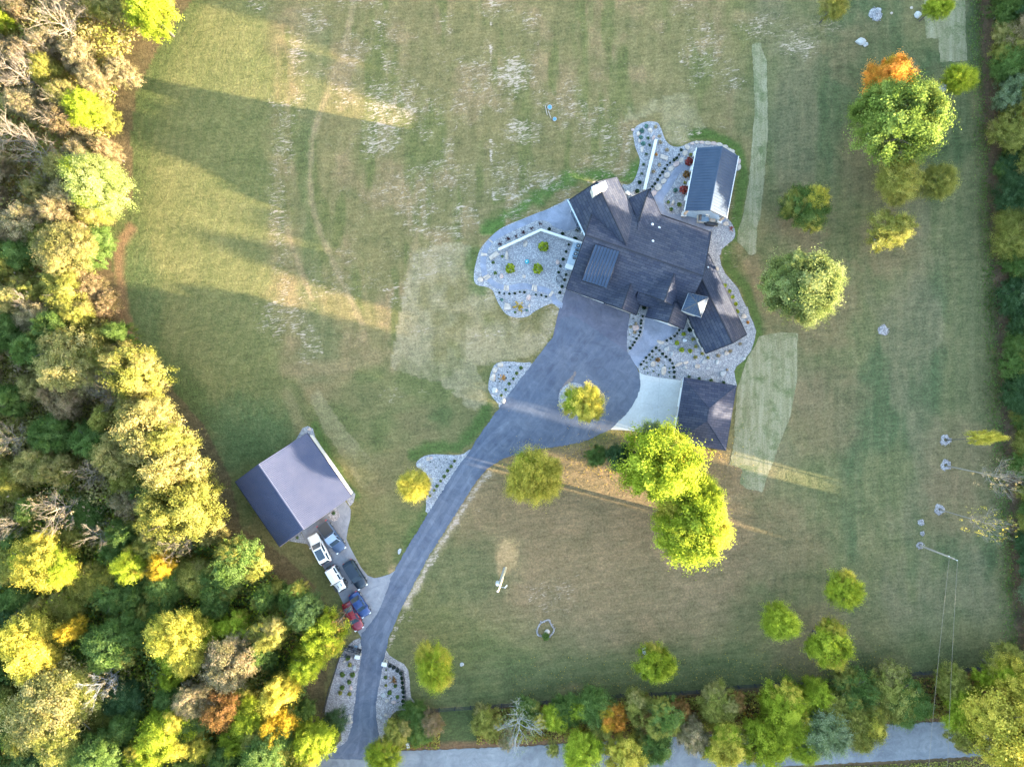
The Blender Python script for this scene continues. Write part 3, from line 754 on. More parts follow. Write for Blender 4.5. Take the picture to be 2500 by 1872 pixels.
steps_ = empty("stone_steps", T3(290, 775), label="pale stone step slabs set along the curved terrace path", cat="steps")
for q in ([(352, 570), (405, 612), (396, 630), (345, 585)], [(250, 758), (325, 770), (322, 797), (245, 800)], [(268, 1085), (338, 1045), (352, 1060), (285, 1105)], [(290, 1115), (360, 1062), (380, 1080), (320, 1130)],
          [(556, 1195), (582, 1195), (575, 1262), (548, 1258)], [(590, 1197), (622, 1197), (620, 1272), (580, 1268)], [(935, 1190), (958, 1190), (945, 1265), (925, 1262)], [(965, 1195), (1000, 1197), (998, 1278), (955, 1272)], [(1200, 1265), (1228, 1292), (1182, 1350), (1155, 1330)]):
    m = MB(); c = T3(290, 775)
    m.prism([(T3(x, y) - c) for x, y in q], 0.02, 0.115)
    m.build("step", M['stone'], steps_)

# ---------------------------------------------------------------- house
house = empty("house", T1(1000, 900), label="large dark shingled house with many gables beside the asphalt court", cat="house")
HB = house.location.copy()
def hv(f, x, y, z): return f(x, y, z) - HB
a1 = lambda x, y, z: T1(x, y, z) - HB
a2 = lambda x, y, z: T2(x, y, z) - HB
# main long roof
C = dict(r0=a1(380, 738, 8.4), r1=a1(1600, 1165, 8.4), u1=a1(1685, 710, 3.4), d0=a1(180, 1295, 3.2))
C['d1'] = C['r1'] + C['d0'] - C['r0']
upl = [C['r0'], C['r1'], C['u1'], a1(700, 382, 3.6), a1(445, 520, 5.92)]
# front slope stops at the set-back upper wall between the gables
def fr(s, t):   # s along the ridge, t down the slope
    a = C['r0'].lerp(C['r1'], s); b = C['d0'].lerp(C['d1'], s); return a.lerp(b, t)
fr_poly = [C['r0'], C['r1'], fr(1.0, 0.66), fr(0.56, 0.62), fr(0.53, 1.0), C['d0']]
main_roof = shell("roof", [upl, fr_poly], 0.22, M['shingle'], house)
walls("wall", [C['d0'], C['r0'], a1(445, 520, 5.9), a1(700, 382, 3.6), C['u1'], C['r1'], fr(1.0, 0.66), fr(0.56, 0.62), fr(0.53, 1.0)], M['stucco'], house)
# great room wing with chimney
A = [a1(210, 380, 4.0), a1(500, 185, 8.05), a1(705, 138, 4.0), a1(910, 545, 4.0), a1(800, 838, 8.05), a1(400, 775, 4.0)]
shell("roof", [[A[0], A[1], A[4], A[5]], [A[1], A[2], A[3], A[4]]], 0.22, M['shingle_wing'], house)
walls("wall", [A[0], A[1], A[2], A[3], A[4], A[5]], M['stonewall'], house)
# hipped rear bay
D = [a1(830, 360, 3.6), a1(1040, 265, 3.6), a1(1160, 525, 3.6), a1(935, 598, 5.35), a1(900, 760, 6.6), a1(860, 560, 4.0)]
shell("roof", [[D[0], D[1], D[3], D[5]], [D[1], D[2], D[3]], [D[3], D[2], a1(1160, 640, 4.4), D[4]], [D[3], D[4], D[5]]], 0.2, M['shingle_wing'], house)
walls("wall", [D[0], D[1], D[2], a1(1100, 640, 3.6), a1(900, 640, 3.6)], M['stucco'], house)
# garage wing
G = [a1(1655, 930, 3.3), a2(2050, 580, 3.3), a2(1905, 668, 6.2), a2(1630, 775, 3.3), a1(1395, 1485, 3.3), a1(1575, 1170, 6.2), a1(1560, 960, 3.3)]
shell("roof", [[a1(1655, 930, 3.3), G[1], G[2], G[5]], [G[5], G[2], G[3], a1(1330, 1350, 3.3)]], 0.2, M['shingle_wing'], house)
walls("wall", [a1(1655, 930, 3.3), G[1], G[2], G[3], a1(1330, 1350, 3.3)], M['stucco'], house)
m = MB(); q0, q1 = a2(1640, 768, 3.15), a2(1900, 672, 6.0)
# front gables
E = [a1(850, 1240, 5.7), a1(757, 1503, 5.8), a1(570, 1440, 3.3), a1(905, 1565, 3.3), a1(700, 1290, 4.0), a1(990, 1330, 3.3)]
shell("roof", [[E[0], E[1], E[2], a1(655, 1200, 3.3)], [E[0], E[1], E[3], E[5]]], 0.2, M['shingle'], house)
walls("wall", [E[2], E[1], E[3], E[5], E[0], a1(655, 1200, 3.3)], M['stonewall'], house)
F = [a1(1300, 1140, 7.8), a1(1200, 1422, 7.8), a1(1005, 1352, 5.2), a1(1325, 1490, 5.3), a1(1420, 1215, 5.3), a1(1110, 1050, 5.2)]
shell("roof", [[F[0], F[1], F[2], F[5]], [F[0], F[1], F[3], F[4]]], 0.2, M['shingle'], house)
walls("wall", [F[2], F[1], F[3], F[4], F[0], F[5]], M['stucco'], house)
Hh = [a1(1310, 1440, 6.4), a2(1240, 452, 6.4), a2(1000, 395, 3.3), a2(1395, 525, 3.3), a1(1462, 1500, 3.3), a1(1080, 1350, 3.3)]
shell("roof", [[Hh[0], Hh[1], Hh[2], Hh[5]], [Hh[0], Hh[1], Hh[3], Hh[4]]], 0.2, M['shingle'], house)
walls("wall", [Hh[2], Hh[1], Hh[3], Hh[4], Hh[0], Hh[5]], M['stucco'], house, d=0.7)
m = MB(); b0, b1, b2 = a2(1050, 403, 3.0), a2(1238, 470, 5.6), a2(1340, 505, 3.0)
f_ = Vector((0.03, -0.10, 0))
m.add([b0 + f_, b1 + f_, b2 + f_, b0 + f_ - Vector((0, 0, .35)), b2 + f_ - Vector((0, 0, .35)), b0, b1, b2], [(0, 3, 4, 2, 1), (0, 1, 6, 5), (1, 2, 7, 6)])
m.build("gable_trim", M['white'], house)
# low roof between the gables
J = [a1(925, 1330, 4.9), a1(1290, 1450, 4.9), a1(1255, 1530, 3.9), a1(940, 1458, 3.6), a1(905, 1400, 4.2)]
shell("roof", [[J[0], J[1], J[2], J[3], J[4]]], 0.15, M['shingle'], house)
# tower
tb = [a2(1450, 150, 7.1), a2(1655, 195, 7.1), a2(1580, 402, 7.1), a2(1378, 332, 7.1)]
ta = a2(1540, 255, 8.8)
troof = shell("roof", [[tb[i], tb[(i + 1) % 4], ta] for i in range(4)], 0.15, M['darkmetal'], house)
m = MB()
for i in range(4):
    p, q = tb[i], tb[(i + 1) % 4]
    m.tube([p + Vector((0, 0, .03)), ta + Vector((0, 0, .03))], 0.05, 4)
    mid = (p + q) / 2
    for k in range(1, 7):
        t = k / 7
        s_ = p.lerp(q, t); f = 1 - abs(2 * t - 1)
        m.tube([s_ + Vector((0, 0, .02)), s_.lerp(ta + (s_ - mid) * 0, f * 0.98) + Vector((0, 0, .02)) if False else s_ + (ta - mid) * f + Vector((0, 0, .02))], 0.025, 4)
m.build("seam", M['seam'], troof)
m = MB(); pts = [p * 1.0 for p in tb]
for i in range(4):
    p, q = tb[i], tb[(i + 1) % 4]
    m.tube([p - Vector((0, 0, .12)), q - Vector((0, 0, .12))], 0.045, 4)
m.build("fascia", M['galv'], troof)
walls("wall", tb, M['stonewall'], house, d=0.35)
# standing seam shed dormer on the front slope
L = [a1(480, 835, 8.1), a1(735, 910, 8.1), a1(600, 1285, 6.2), a1(345, 1205, 6.2)]
dorm = shell("dormer_roof", [L], 0.14, M['darkmetal'], house)
for k in range(9):
    m = MB(); t = k / 8
    m.tube([L[0].lerp(L[1], t) + Vector((0, 0, .05)), L[3].lerp(L[2], t) + Vector((0, 0, .05))], 0.035, 4)
    m.build("seam", M['fascia'], dorm)
m = MB()
low = [p + (sum(L, Vector()) / 4 - p) * 0.06 for p in L]
m.add([Vector((p.x, p.y, 3.6)) for p in low] + [p - Vector((0, 0, .1)) for p in low], [(i, (i + 1) % 4, 4 + (i + 1) % 4, 4 + i) for i in range(4)])
m.build("dormer_wall", M['fascia'], house)
# chimney with white cap
ch = [a1(447, 240, 9.5), a1(580, 182, 9.5), a1(605, 242, 9.5), a1(472, 308, 9.5)]
m = MB(); m.prism([(p.x, p.y) for p in ch], 5.0, 9.35)
chim = m.build("chimney", M['stonewall'], main_roof)
cc = sum(ch, Vector()) / 4
m = MB(); m.prism([tuple((cc + (p - cc) * 1.08)[:2]) for p in ch], 9.35, 9.5); m.build("chimney_cap", M['white'], house)
for f in (-0.28, 0.28):
    d = (ch[1] - ch[0]); m = MB(); m.tube([cc + d * f, cc + d * f + Vector((0, 0, .28))], [0.16, 0.14], 10)
    m.build("flue_pot", M['white'], house)
# roof vents
for x, y, z, mt, r_ in ((1070, 632, 4.6, 'white', .17), (1140, 668, 4.6, 'white', .17), (1075, 805, 6.3, 'white', .15), (1205, 708, 4.6, 'fascia', .16), (992, 860, 7.0, 'fascia', .12), (1645, 1075, 4.6, 'white', .11)):
    p = a1(x, y, z); m = MB()
    m.tube([p - Vector((0, 0, .8)), p + Vector((0, 0, .25))], r_ * .7, 8); m.tube([p + Vector((0, 0, .25)), p + Vector((0, 0, .36))], [r_ * 1.3, r_ * .9], 10)
    m.build("roof_vent", M[mt], main_roof)
# ridge caps
m = MB()
for a, b in ((C['r0'], C['r1']), (A[1], A[4]), (G[5], G[2]), (E[0], E[1]), (F[0], F[1]), (Hh[0], Hh[1]), (D[1], D[3])):
    m.tube([a + Vector((0, 0, .0)), b + Vector((0, 0, .0))], 0.10, 5)
m.build("ridge_cap", M['fascia'], house)
# eaves: dark gutters; the left eave of the great room shows a pale fascia
for a, b in ((C['d0'], fr(0.53, 1.0)), (C['u1'], a1(1160, 525, 3.45)), (A[2], A[3]), (D[0], D[1]), (D[1], D[2]), (a1(1655, 930, 3.3), G[1]), (G[3], a1(1440, 1580, 3.3)), (C['r0'], C['d0']), (C['r1'], C['u1']), (A[0], A[1]), (A[1], A[2]), (G[1], G[2]), (G[2], G[3]), (C['r0'], upl[4]), (E[1], E[2]), (E[1], E[3]), (E[3], E[5]), (F[1], F[2]), (F[1], F[3]), (F[2], F[5]), (Hh[1], Hh[2]), (Hh[1], Hh[3]), (Hh[3], Hh[4]), (J[2], J[3])):
    m = MB(); m.tube([a - Vector((0, 0, .06)), b - Vector((0, 0, .06))], 0.10, 4); m.build("gutter", M['fascia'], house)
def opening(parent, p, q, t, z, w, h, name="window", mt='glass', out=0.12, flip=1):
    d = (q - p); d.z = 0; d.normalize(); n_ = Vector((d.y, -d.x, 0)) * flip
    c = p.lerp(q, t) + n_ * out; c.z = z
    fr_ = MB(); a_ = math.atan2(d.y, d.x)
    fr_.box(c, (w + .2, .10, h + .2), a_)
    f = fr_.build(name, M['white'] if name == "window" else M['wood'], parent)
    pn = MB(); pn.box(c + n_ * .05, (w, .06, h), a_); pn.build("pane" if name == "window" else "panel", M[mt], f)
    return f
ins = lambda p: p + (A[3] - A[0]).normalized() * 0.25
lw0, lw1 = A[0].copy(), A[5].copy()
m = MB(); dv = Vector((0.9, .43, 0)).normalized()
m.add([lw0 + Vector((-.05, 0, .02)), lw1 + Vector((-.05, 0, .02)), lw1 + Vector((-.32, .15, -.06)), lw0 + Vector((-.32, .15, -.06)), lw0 + Vector((-.05, 0, -.16)), lw1 + Vector((-.05, 0, -.16)), lw1 + Vector((-.32, .15, -.16)), lw0 + Vector((-.32, .15, -.16))],
      [(0, 3, 2, 1), (4, 5, 6, 7), (0, 1, 5, 4), (2, 3, 7, 6), (0, 4, 7, 3), (1, 2, 6, 5)])
m.build("eave_trim", M['slabconcrete'], house)
for t in (0.3, 0.47, 0.64):
    opening(house, lw0, lw1, t, 1.9, 1.3, 2.1, out=0.02, flip=1)
for t in (0.22, 0.52, 0.82):
    opening(house, C['d0'], E[2], t, 1.25, 2.6, 2.2, "garage_door", 'white', out=-0.4, flip=1)
opening(house, Hh[2], Hh[3], 0.5, 1.15, 1.1, 2.2, "door", 'wood', out=-0.6)
for t in (0.25, 0.5, 0.75):
    opening(house, G[1], a1(1655, 930, 3.3), t, 1.6, 1.2, 1.4, out=-0.42)
    opening(house, G[3], a1(1440, 1580, 3.3), 1 - t, 1.6, 1.2, 1.4, out=-0.42, flip=-1)

# ---------------------------------------------------------------- pavilion with standing seam roof
pav = empty("pavilion", T4(1350, 1050), label="long open pavilion with a standing seam metal gable roof", cat="pavilion")
PB = pav.location.copy()
a4 = lambda x, y, z: T4(x, y, z) - PB
pe0, pr0, pq0 = a4(1240, 560, 3.0), a4(1610, 535, 5.45), a4(1850, 682, 3.0)
pe1, pr1, pq1 = a4(1060, 1500, 3.0), a4(1428, 1498, 5.45), a4(1670, 1612, 3.0)
proof = shell("roof", [[pe0, pr0, pr1, pe1], [pr0, pq0, pq1, pr1]], 0.12, M['fascia'], pav)
NP = 22
for e0, e1, r0, r1 in ((pe0, pe1, pr0, pr1), (pq0, pq1, pr0, pr1)):
    nrm = (e1 - e0).cross(r0 - e0).normalized()
    if nrm.z < 0: nrm = -nrm
    stp = (e1 - e0) / NP; stp_r = (r1 - r0) / NP
    me_ = None
    for k in range(NP):
        if me_ is None:
            m = MB(); u = stp.normalized(); w_ = stp.length
            b = [e0, e0 + stp, r0 + stp_r, r0]
            lo, hi = 0.012, 0.035
            m.add([b[0] + nrm * lo, b[1] - u * .05 + nrm * lo, b[2] - u * .05 + nrm * lo, b[3] + nrm * lo, b[0] + nrm * hi, b[1] - u * .05 + nrm * hi, b[2] - u * .05 + nrm * hi, b[3] + nrm * hi],
                  [(3, 2, 1, 0), (4, 5, 6, 7), (0, 1, 5, 4), (1, 2, 6, 5), (2, 3, 7, 6), (3, 0, 4, 7)])
            s0, s1 = b[1] - u * .05, b[2] - u * .05
            m.add([s0, b[1], b[2], s1, s0 + nrm * .1, b[1] + nrm * .1, b[2] + nrm * .1, s1 + nrm * .1], [(3, 2, 1, 0), (4, 5, 6, 7), (0, 1, 5, 4), (1, 2, 6, 5), (2, 3, 7, 6), (3, 0, 4, 7)])
            me_ = m.mesh("roof_panel", M['darkmetal'])
        put("roof_panel", me_, proof, loc=stp * k)
m = MB(); m.tube([pr0 + Vector((0, 0, .06)), pr1 + Vector((0, 0, .06))], 0.11, 6); m.build("ridge_cap", M['darkmetal'], pav)
for a, b in ((pe0, pe1), (pq0, pq1)):
    m = MB(); o_ = (a - pr0); o_.z = 0; o_ = o_.normalized() * .10
    m.tube([a + o_, b + o_], 0.085, 6); m.build("gutter", M['white'], pav)
posts = []
for a, b, s_ in ((pe0, pe1, 1), (pq0, pq1, -1)):
    inn = (pr0 - a); inn.z = 0; inn.normalize()
    for t in (0.02, 0.26, 0.5, 0.74, 0.995):
        c = a.lerp(b, t) + inn * (0.35)
        m = MB(); ang = math.atan2((b - a).y, (b - a).x)
        m.box((c.x, c.y, 1.5), (.28, .28, 3.0), ang); pm = m.build("post", M['wood'], pav)
        m = MB(); m.box((c.x, c.y, .45), (.62, .62, .9), ang); m.box((c.x, c.y, .93), (.72, .72, .07), ang); m.build("post_base", M['white'], pm)
m = MB(); m.prism([tuple(p[:2]) for p in (pe0.lerp(pq0, .06), pq0.lerp(pe0, .06), pq1.lerp(pe1, .06), pe1.lerp(pq1, .06))], 0.0, 0.075); m.build("patio_floor", M['slabconcrete'], pav)

# outdoor kitchen and grill at its lower end
z3 = tile(1680, 500, 18.4)
kit = empty("outdoor_kitchen", z3(640, 680), label="stone outdoor kitchen counter with steel hood at the pavilion end", cat="outdoor kitchen")
k0 = kit.location.copy(); ka = R(-3)
m = MB(); m.box((0, 0, .45), (1.7, 1.1, .9), ka); m.build("counter_base", M['stonewall'], kit)
m = MB(); m.box((-.05, .05, .95), (1.55, .95, .08), ka); m.build("countertop", M['acgrey'], kit)
m = MB(); m.box((-.62, .12, 1.25), (.35, .9, .55), ka, taper=.8); m.build("oven_hood", M['seam'], kit)
m = MB(); m.box((.42, .50, 1.15), (.42, .12, .35), ka); m.box((.60, .38, 1.15), (.12, .32, .35), ka); m.box((.42, .26, 1.15), (.42, .10, .35), ka); m.build("chimney_collar", M['white'], kit)
m = MB(); m.box((1.3, -.35, .5), (.85, .75, .9), ka); m.build("side_counter", M['stone'], kit)
gr = empty("gas_grill", z3(960, 900), rz=R(-8), label="long black covered grill standing below the outdoor kitchen", cat="grill")
m = MB(); m.box((0, 0, .45), (1.25, .5, .75)); m.build("cabinet", M['plastic'], gr)
m = MB()
for i in range(7):
    a0 = math.pi * i / 6
    pass
m.tube([(-.6, 0, .85), (.6, 0, .85)], .27, 12); m.build("lid", M['black'], gr)
for s_ in (-1, 1):
    m = MB(); m.box((s_ * .85, 0, .8), (.4, .45, .06)); m.build("side_shelf", M['plastic'], gr)

# ---------------------------------------------------------------- hip roofed garage
gar = empty("garage", T5(1769, 506), label="square hip roofed garage beside the pale concrete pad", cat="garage")
g0 = gar.location.copy(); a5 = lambda x, y, z: T5(x, y, z) - g0
gc = [a5(1608, 228, 3.0), a5(2012, 291, 3.0), a5(1930, 785, 3.0), a5(1528, 723, 3.0)]
gt, gb = a5(1803, 462, 5.2), a5(1788, 562, 5.2)
shell("roof", [[gc[0], gc[1], gt], [gc[1], gc[2], gb, gt], [gc[2], gc[3], gb], [gc[3], gc[0], gt, gb]], 0.2, M['shingle_garage'], gar)
walls("wall", gc, M['stonewall'], gar)
m = MB()
for a, b in ((gc[0], gt), (gc[1], gt), (gt, gb), (gc[2], gb), (gc[3], gb)):
    m.tube([a, b], 0.075, 5)
m.build("ridge_cap", M['shingle_garage'], gar)
for i in (0, 1, 2):
    m = MB(); m.tube([gc[i] - Vector((0, 0, .08)), gc[(i + 1) % 4] - Vector((0, 0, .08))], .09, 4); m.build("gutter", M['fascia'], gar)
m = MB(); o_ = (gc[0] - gc[1]).normalized() * .06
m.tube([gc[3] + o_, gc[0] + o_], .05, 4); m.build("gutter", M['galv'], gar)
for t in (0.25, 0.7):
    opening(gar, gc[3], gc[0], t, 1.25, 2.9, 2.2, "garage_door", 'white', out=-0.4, flip=-1)

# ---------------------------------------------------------------- ribbed metal barn
barn = empty("barn", T6(690, 780), label="big grey ribbed metal barn at the edge of the wood", cat="barn")
b0_ = barn.location.copy(); a6 = lambda x, y, z: T6(x, y, z) - b0_
bl0, br0, bq0 = a6(65, 690, 3.5), a6(318, 500, 7.8), a6(840, 165, 3.5)
bl1, br1, bq1 = a6(540, 1387, 3.5), a6(800, 1200, 7.8), a6(1316, 842, 3.5)
shell("roof", [[bl0, br0, br1, bl1], [br0, bq0, bq1, br1]], 0.15, M['barnmetal'], barn)
for e0, e1, r0, r1 in ((bl0, bl1, br0, br1), (bq0, bq1, br0, br1)):
    m = MB(); nn = 46
    nrm = (e1 - e0).cross(r0 - e0).normalized(); nrm = nrm if nrm.z > 0 else -nrm
    for k in range(nn + 1):
        t = k / nn
        a, b = e0.lerp(e1, t), r0.lerp(r1, t); u = (e1 - e0).normalized() * .045
        m.add([a - u, a + u, b + u, b - u, a + nrm * .05 - u * .5, a + nrm * .05 + u * .5, b + nrm * .05 + u * .5, b + nrm * .05 - u * .5], [(4, 5, 6, 7), (0, 1, 5, 4), (2, 3, 7, 6), (1, 2, 6, 5), (3, 0, 4, 7)])
    tag(m.build("roof_rib", M['barnmetal'], barn), kind='stuff')
m = MB(); m.tube([br0 + Vector((0, 0, .05)), br1 + Vector((0, 0, .05))], .14, 6); m.build("ridge_cap", M['barnmetal'], barn)
m = MB()
for a, b in ((bl0, bl1), (bq0, bq1), (bl0, br0), (br0, bq0), (bl1, br1), (br1, bq1)):
    m.tube([a - Vector((0, 0, .05)), b - Vector((0, 0, .05))], .09, 4)
m.build("trim", M['fascia'], barn)
walls("wall", [bl0, br0, bq0, bq1, br1, bl1], M['stucco'], barn, d=0.35)
for t in (0.3, 0.68):
    opening(barn, bl1, bq1, t, 1.6, 3.4, 2.9, "garage_door", 'white', out=-0.3)
# ---------------------------------------------------------------- foliage
def leaf_mesh(name, c, nrm, size, v, rng, aspect=0.62):
    n = len(c)
    t = rng.normal(size=(n, 3)); t -= (t * nrm).sum(1, keepdims=True) * nrm
    t /= np.linalg.norm(t, axis=1, keepdims=True) + 1e-9
    b = np.cross(nrm, t)
    s = (size * rng.uniform(0.65, 1.3, n))[:, None]
    bend = nrm * s * 0.25
    q = np.stack([c - t * s, c + b * s * aspect - bend, c + t * s, c - b * s * aspect - bend], 1).reshape(-1, 3)
    me = bpy.data.meshes.new(name)
    me.vertices.add(n * 4); me.vertices.foreach_set("co", q.astype(np.float32).ravel())
    me.loops.add(n * 4); me.loops.foreach_set("vertex_index", np.arange(n * 4, dtype=np.int32))
    me.polygons.add(n); me.polygons.foreach_set("loop_start", np.arange(0, n * 4, 4, dtype=np.int32))
    me.update(calc_edges=True)
    a = me.attributes.new("v", 'FLOAT', 'FACE'); a.data.foreach_set("value", np.clip(v, 0, 1).astype(np.float32))
    return me

def crown(name, seed, ncl, nl, leaf, spread, elong=0.0, shell_=0.55, lobes=5, lobe_amp=0.22, flat=0.0, mat=None):
    """unit crown (radius 1, height +-1): leaf clumps through the volume, denser towards a lobed, uneven surface"""
    rng = np.random.default_rng(seed)
    d = rng.normal(size=(ncl, 3)); d /= np.linalg.norm(d, axis=1, keepdims=True); d[:, 2] = np.where(d[:, 2] < -0.6, -d[:, 2], d[:, 2])
    ld = rng.normal(size=(lobes * 3, 3)); ld /= np.linalg.norm(ld, axis=1, keepdims=True)
    amp = 1 - lobe_amp + lobe_amp * 2.2 * np.max(np.clip((d @ ld.T) - 0.72, 0, 1), 1) / 0.28 * rng.uniform(.6, 1, ncl)
    r = np.where(rng.random(ncl) < shell_, rng.uniform(0.74, 1.0, ncl), rng.uniform(0.25, 0.8, ncl)) * np.minimum(amp, 1.12)
    cc = d * r[:, None]
    cv = rng.uniform(0.0, 1.0, ncl)
    k = rng.integers(nl // 2, nl + nl // 2, ncl)
    idx = np.repeat(np.arange(ncl), k); n = len(idx)
    off = rng.normal(size=(n, 3)) * spread * rng.uniform(0.6, 1.25, ncl)[idx][:, None]
    dd = d[idx]
    along = (off * dd).sum(1, keepdims=True)
    off = off + dd * along * elong - dd * along * (0.35 if elong == 0 else 0)
    c = cc[idx] + off
    nr_ = dd * 0.75 + off / (spread + 1e-6) * 0.35 + rng.normal(size=(n, 3)) * 0.55 + np.array([0, 0, 0.25])
    nr_ /= np.linalg.norm(nr_, axis=1, keepdims=True)
    v = cv[idx] * 0.75 + 0.12 + rng.normal(size=n) * 0.17
    return leaf_mesh(name, c, nr_, leaf, v, rng)

CROWN = {
    'maple':  [crown("crown", 100 + i, 240, 130, 0.030, 0.080, elong=0.7, shell_=0.70, lobes=6, lobe_amp=0.36) for i in range(3)],
    'fine':   [crown("crown", 120 + i, 360, 85, 0.024, 0.075, elong=1.1, shell_=0.62, lobes=7, lobe_amp=0.30) for i in range(3)],
    'pine':   [crown("crown", 140 + i, 190, 150, 0.027, 0.075, elong=0.6, shell_=0.78, lobes=9, lobe_amp=0.30) for i in range(2)],
    'lumpy':  [crown("crown", 160 + i, 110, 270, 0.031, 0.10, elong=0.5, shell_=0.78, lobes=7, lobe_amp=0.44) for i in range(3)],
    'sparse': [crown("crown", 180 + i, 260, 90, 0.027, 0.072, elong=0.7, shell_=0.65, lobes=4, lobe_amp=0.40) for i in range(3)],
    'few':    [crown("crown", 200 + i, 90, 12, 0.018, 0.05, shell_=0.8) for i in range(2)],
    'dense':  [crown("crown", 220 + i, 330, 26, 0.13, 0.13, shell_=0.55) for i in range(2)],
}

def limbs(seed, nb=8, bare=False, stem=1.5):
    """trunk with limbs in crown units: crown centre 0, ground at -stem"""
    rng = random.Random(seed); m = MB()
    m.tube([Vector((0, 0, -stem)), Vector((rng.uniform(-.03, .03), rng.uniform(-.03, .03), -stem * .5)), Vector((0, 0, -0.05)), Vector((rng.uniform(-.08, .08), rng.uniform(-.08, .08), 0.6))], [0.040, 0.034, 0.026, 0.008] if bare else [0.062, 0.05, 0.036, 0.010], 6)
    def grow(p, d, L, r, lev):
        q = p + d * L * .5 + Vector((rng.uniform(-1, 1), rng.uniform(-1, 1), rng.uniform(-.4, 1))) * L * .08
        e = q + (d + Vector((rng.uniform(-.35, .35), rng.uniform(-.35, .35), rng.uniform(-.1, .45)))).normalized() * L * .55
        m.tube([p, q, e], [r, r * .72, r * .4], 4 if lev < 2 else 3, cap=False)
        if lev < (3 if bare else 1):
            for k in range(4 if bare else 3):
                b = q if k % 2 else e
                nd = (d + Vector((rng.uniform(-.95, .95), rng.uniform(-.95, .95), rng.uniform(-.3, .7)))).normalized()
                grow(b, nd, L * rng.uniform(.5, .72), r * .55, lev + 1)
    for i in range(nb):
        a = i * 2.4 + rng.uniform(-.4, .4); z = -0.55 + 0.85 * i / nb
        d = Vector((math.cos(a), math.sin(a), rng.uniform(.35, .9))).normalized()
        grow(Vector((0, 0, z)), d, rng.uniform(.42, .58), 0.018 if bare else 0.024, 0)
    return m

STEMS = (1.1, 1.5, 2.0, 2.6, 3.4, 4.5)
def trunk_mesh(mk, i, ratio, bare, cache={}):
    st_ = next((s_ for s_ in STEMS if s_ >= ratio - 0.02), STEMS[-1])
    k = (mk, i, st_, bare)
    if k not in cache:
        cache[k] = limbs((330 if bare else 300) + i, 10 if bare else 8, bare, st_).mesh("branches" if bare else "trunk", M[mk])
    return cache[k]

def put_leaf(name, me, col, parent=None, loc=(0, 0, 0), rz=0.0, scale=None):
    """a leaf mesh shared by many plants, coloured by the object's colour"""
    if not me.materials: me.materials.append(FOLIAGE)
    o = put(name, me, parent, loc, rz, scale)
    o.color = (col[0], col[1], col[2], 1.0)
    return o

TURN = {'lime': 'yellow', 'yellow': 'lime', 'olive': 'cream', 'green': 'olive', 'cream': 'olive', 'pale': 'brown', 'deep': 'green', 'palepine': 'lime', 'pine': 'palepine', 'sage': 'palepine', 'rust': 'brown', 'orange': 'gold'}
def tree(x, y, zc, rad, leaf, kind, label, group=None, name="tree", rz=None, rx=1.0, hv_=None, trunk='bark', tk=None, base=None, bare_crown=False, lobes=True):
    """a tree whose crown centre stands zc metres up over the spot seen at x, y; rad in photograph pixels"""
    top = P(x, y, zc)
    k = S * (H - zc) / H
    r = rad * k
    rv = hv_ if hv_ is not None else min(zc * 0.92, r * rnd.uniform(0.95, 1.25))
    e = empty(name, (top.x, top.y, 0), rnd.uniform(0, 6.28) if rz is None else rz, label, "tree" if name != "shrub" else "shrub", group)
    i = rnd.randrange(12)
    rt = max(rv, 0.5)
    tm = trunk_mesh(tk or trunk, i % 3, zc / rt, bare_crown)
    kids = [put("branches" if bare_crown else "trunk", tm, e, (0, 0, zc), 0, (r, r * rx, rt))]
    if leaf and lobes and rad > 30:
        # uneven crown: a core and a few boughs that bulge out of it, some already turning
        c_ = put_leaf("crown", CROWN[kind][i % len(CROWN[kind])], LEAF[leaf], e, (0, 0, zc), 0, (r * .90, r * rx * .90, rv * .92)); kids.append(c_)
        a0 = rnd.uniform(0, 6.28); nl_ = 4 if rad > 60 else 3
        for q in range(nl_):
            a_ = a0 + 6.28 * q / nl_ + rnd.uniform(-.5, .5); d_ = rnd.uniform(.42, .60) * r; f_ = rnd.uniform(.40, .58)
            lf = TURN[leaf] if leaf in TURN and rnd.random() < .3 else leaf
            kids.append(put_leaf("bough", CROWN[kind][(i + q + 1) % len(CROWN[kind])], LEAF[lf], e, (d_ * math.cos(a_), d_ * rx * math.sin(a_), zc + rnd.uniform(-.25, .35) * rv), rnd.uniform(0, 6), (r * f_, r * rx * f_, rv * rnd.uniform(.45, .6))))
    elif leaf:
        kids.append(put_leaf("crown", CROWN[kind][i % len(CROWN[kind])], LEAF[leaf], e, (0, 0, zc), 0, (r, r * rx, rv)))
    if base is not None:          # the stem leans from its foot to the crown
        b = P(base[0], base[1]); d = top - b
        e.location = (b.x, b.y, 0); e.rotation_euler = (0, 0, 0)
        sh = Matrix.Identity(4); sh[0][2] = d.x / zc; sh[1][2] = d.y / zc
        for ch in kids: ch.matrix_parent_inverse = sh
    return e

# ---- garden trees, one by one
tree(1423, 983, 5.0, 47, 'yellow', 'lumpy', "bright yellow tree on the round gravel island in the asphalt court", base=(1404, 974))
tree(1306, 1163, 5.5, 66, 'yellow', 'fine', "big oval olive yellow tree on the lawn just below the asphalt court", rx=1.1)
tree(1455, 1112, 2.6, 25, 'green', 'lumpy', "small bright green tree between the oval olive tree and the large lime trees")
tree(1517, 1118, 4.5, 36, 'deep', 'maple', "dark green tree tucked against the left side of the large lime tree")
tree(1612, 1130, 8.5, 97, 'lime', 'lumpy', "large lime yellow tree below the pale concrete pad", base=(1590, 1118))
tree(1588, 1062, 6.5, 34, 'sage', 'fine', "pale slender tree top reaching over the edge of the concrete pad")
tree(1712, 1195, 7.0, 46, 'lime', 'fine', "finely leaved lime tree wedged between the two largest lime trees")
tree(1684, 1283, 8.0, 94, 'lime', 'maple', "broad bright green tree lowest of the lime tree clump on the brown lawn")
